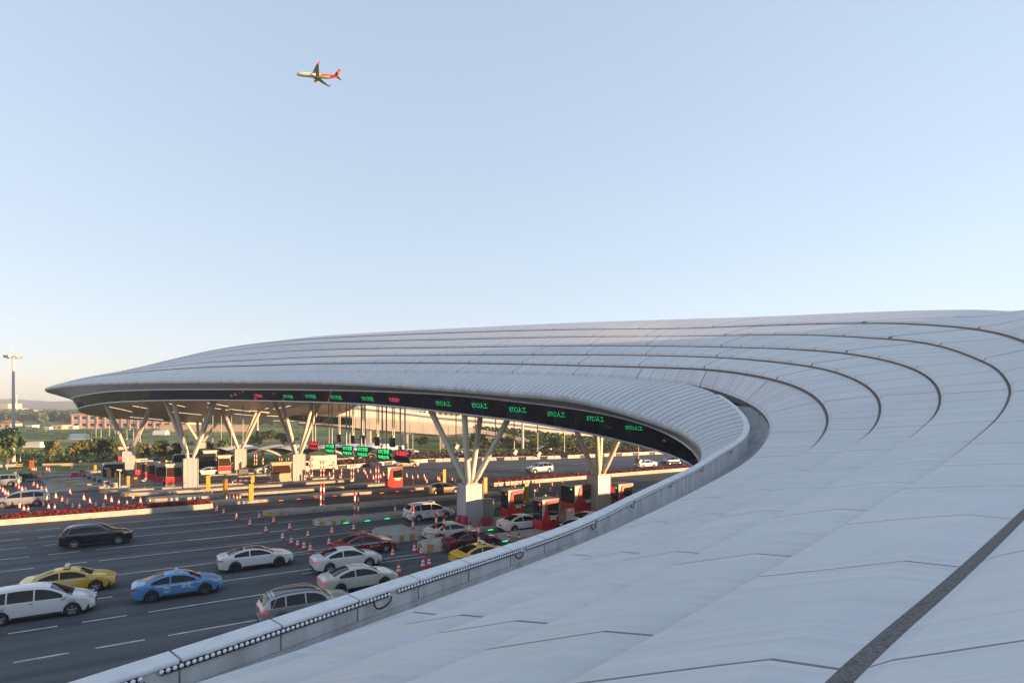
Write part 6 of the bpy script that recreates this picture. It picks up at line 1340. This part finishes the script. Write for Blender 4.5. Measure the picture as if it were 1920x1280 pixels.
# ---------------------------------------------------------------- airliner
def airliner():
    z = 520.0; c = at(596, 142.5, z); r = empty('airliner', c, math.pi+.03, 'white and red airliner climbing to the left in the clear sky', 'airliner'); r.rotation_euler.y = -.075; r.rotation_euler.x = .02
    mw_ = mat('plane_cream', (.62, .58, .52), .4); mr_ = mat('plane_red', (.60, .03, .04), .4); my_ = mat('plane_gold', (.62, .34, .06), .4); mg_ = mat('plane_grey', (.30, .30, .32), .5)
    L = 38.0; m = MB(); rows = []; xs = [19, 18.5, 17.4, 15.5, 13, 8, 2, -3, -7, -11, -14, -17, -19]; rad = [.15, .8, 1.35, 1.75, 1.92, 1.95, 1.95, 1.95, 1.9, 1.6, 1.15, .65, .2]; up = [-.5, -.4, -.2, 0, 0, 0, 0, 0, .05, .35, .75, 1.1, 1.4]
    for x, q, u in zip(xs, rad, up): rows.append([(x, q*math.cos(k*math.tau/18), u+q*math.sin(k*math.tau/18)) for k in range(18)])
    m.grid(rows, closed=True); k = 0
    f0 = len(m.f)-(len(xs)-1)*18
    for i in range(len(xs)-1):
        for j in range(18):
            x = xs[i]; sn = math.sin((j+.5)*math.tau/18); fi = i*18+j
            if x <= -3 and sn > -.75+.0*x: m.m[fi] = 1
            if x <= 2 and x > -12 and -.55 < sn < -.1: m.m[fi] = 2
            if x <= -11: m.m[fi] = 1
            if sn < -.9 and x < 8 and x > -9: m.m[fi] = 3
    fu = m.build('fuselage', [mw_, mr_, my_, mg_], r)
    m = MB(); m.box((17.2, 0, .75), (1.0, 2.2, .45), taper=.8); m.build('cockpit_window', M_glass, r)
    def foil(name, root_, tip, c0, c1, t0, mts, par):
        m = MB(); rws = []
        for p, ch, th in ((Vector(root_), c0, t0), (Vector(root_).lerp(Vector(tip), .35), c0*.62+c1*.38, t0*.7), (Vector(tip), c1, t0*.3)):
            rws.append([p+Vector((ch*a, 0, th*b)) for a, b in ((.5, 0), (.3, .5), (-.1, .6), (-.5, 0), (-.1, -.4), (.3, -.4))])
        m.grid(rws, closed=True, smooth=False); m.add(rws[-1], [tuple(range(6))]); return m.build(name, mts, par)
    for s in (-1, 1):
        w_ = foil('wing', (2.0, s*1.6, -1.1), (-5.0, s*17.2, .6), 7.6, 1.7, 1.0, mg_, r)
        m = MB(); m.prism([(-4.2, .5), (-5.9, .5), (-7.0, 2.9), (-6.2, 2.9)], s*17.1, s*17.3); o = m.build('winglet', mr_, w_); normals(o)
        m = MB(); m.lathe([(.0, -2.2), (.6, -2.2), (1.05, -.8), (1.1, .8), (.95, 2.1), (.80, 2.1), (.70, 1.4), (0, 1.2)], (0, 0, 0), 16)
        o = m.build('engine', mw_, w_, (2.6, s*5.0, -2.0)); o.rotation_euler.y = math.pi/2
        foil('tailplane', (-16.0, s*.8, 1.2), (-18.6, s*6.6, 1.6), 3.6, 1.3, .4, mg_, r)
    m = MB(); m.prism([(-12.2, 1.6), (-17.6, 1.7), (-19.8, 7.6), (-17.6, 7.6), (-14.6, 2.6)], -.16, .16); o = m.build('fin', [mr_], r); normals(o)
    m = MB(); m.prism([(-15.0, 2.2), (-17.2, 2.2), (-18.6, 5.8), (-17.2, 5.4)], -.2, .2); o = m.build('fin_emblem', [my_], r); normals(o)
airliner()
# ---------------------------------------------------------------- evening haze
hz = MB(); hz.box((0, 1350, 15.25), (3600, 3300, 32.5)); hb = hz.build('haze', [])
hm = bpy.data.materials.new('haze_air'); hm.use_nodes = True; nt = hm.node_tree
for n_ in list(nt.nodes): nt.nodes.remove(n_)
ou = nt.nodes.new('ShaderNodeOutputMaterial'); pv = nt.nodes.new('ShaderNodeVolumePrincipled'); pv.inputs['Color'].default_value = (.62, .72, .88, 1); pv.inputs['Density'].default_value = .00048; pv.inputs['Anisotropy'].default_value = .1
nt.links.new(pv.outputs[0], ou.inputs['Volume']); hb.data.materials.clear(); hb.data.materials.append(hm); hb['kind'] = 'stuff'; hb['label'] = 'thin evening haze over the fields'
scn.cycles.volume_bounces = 0; scn.cycles.max_bounces = 8
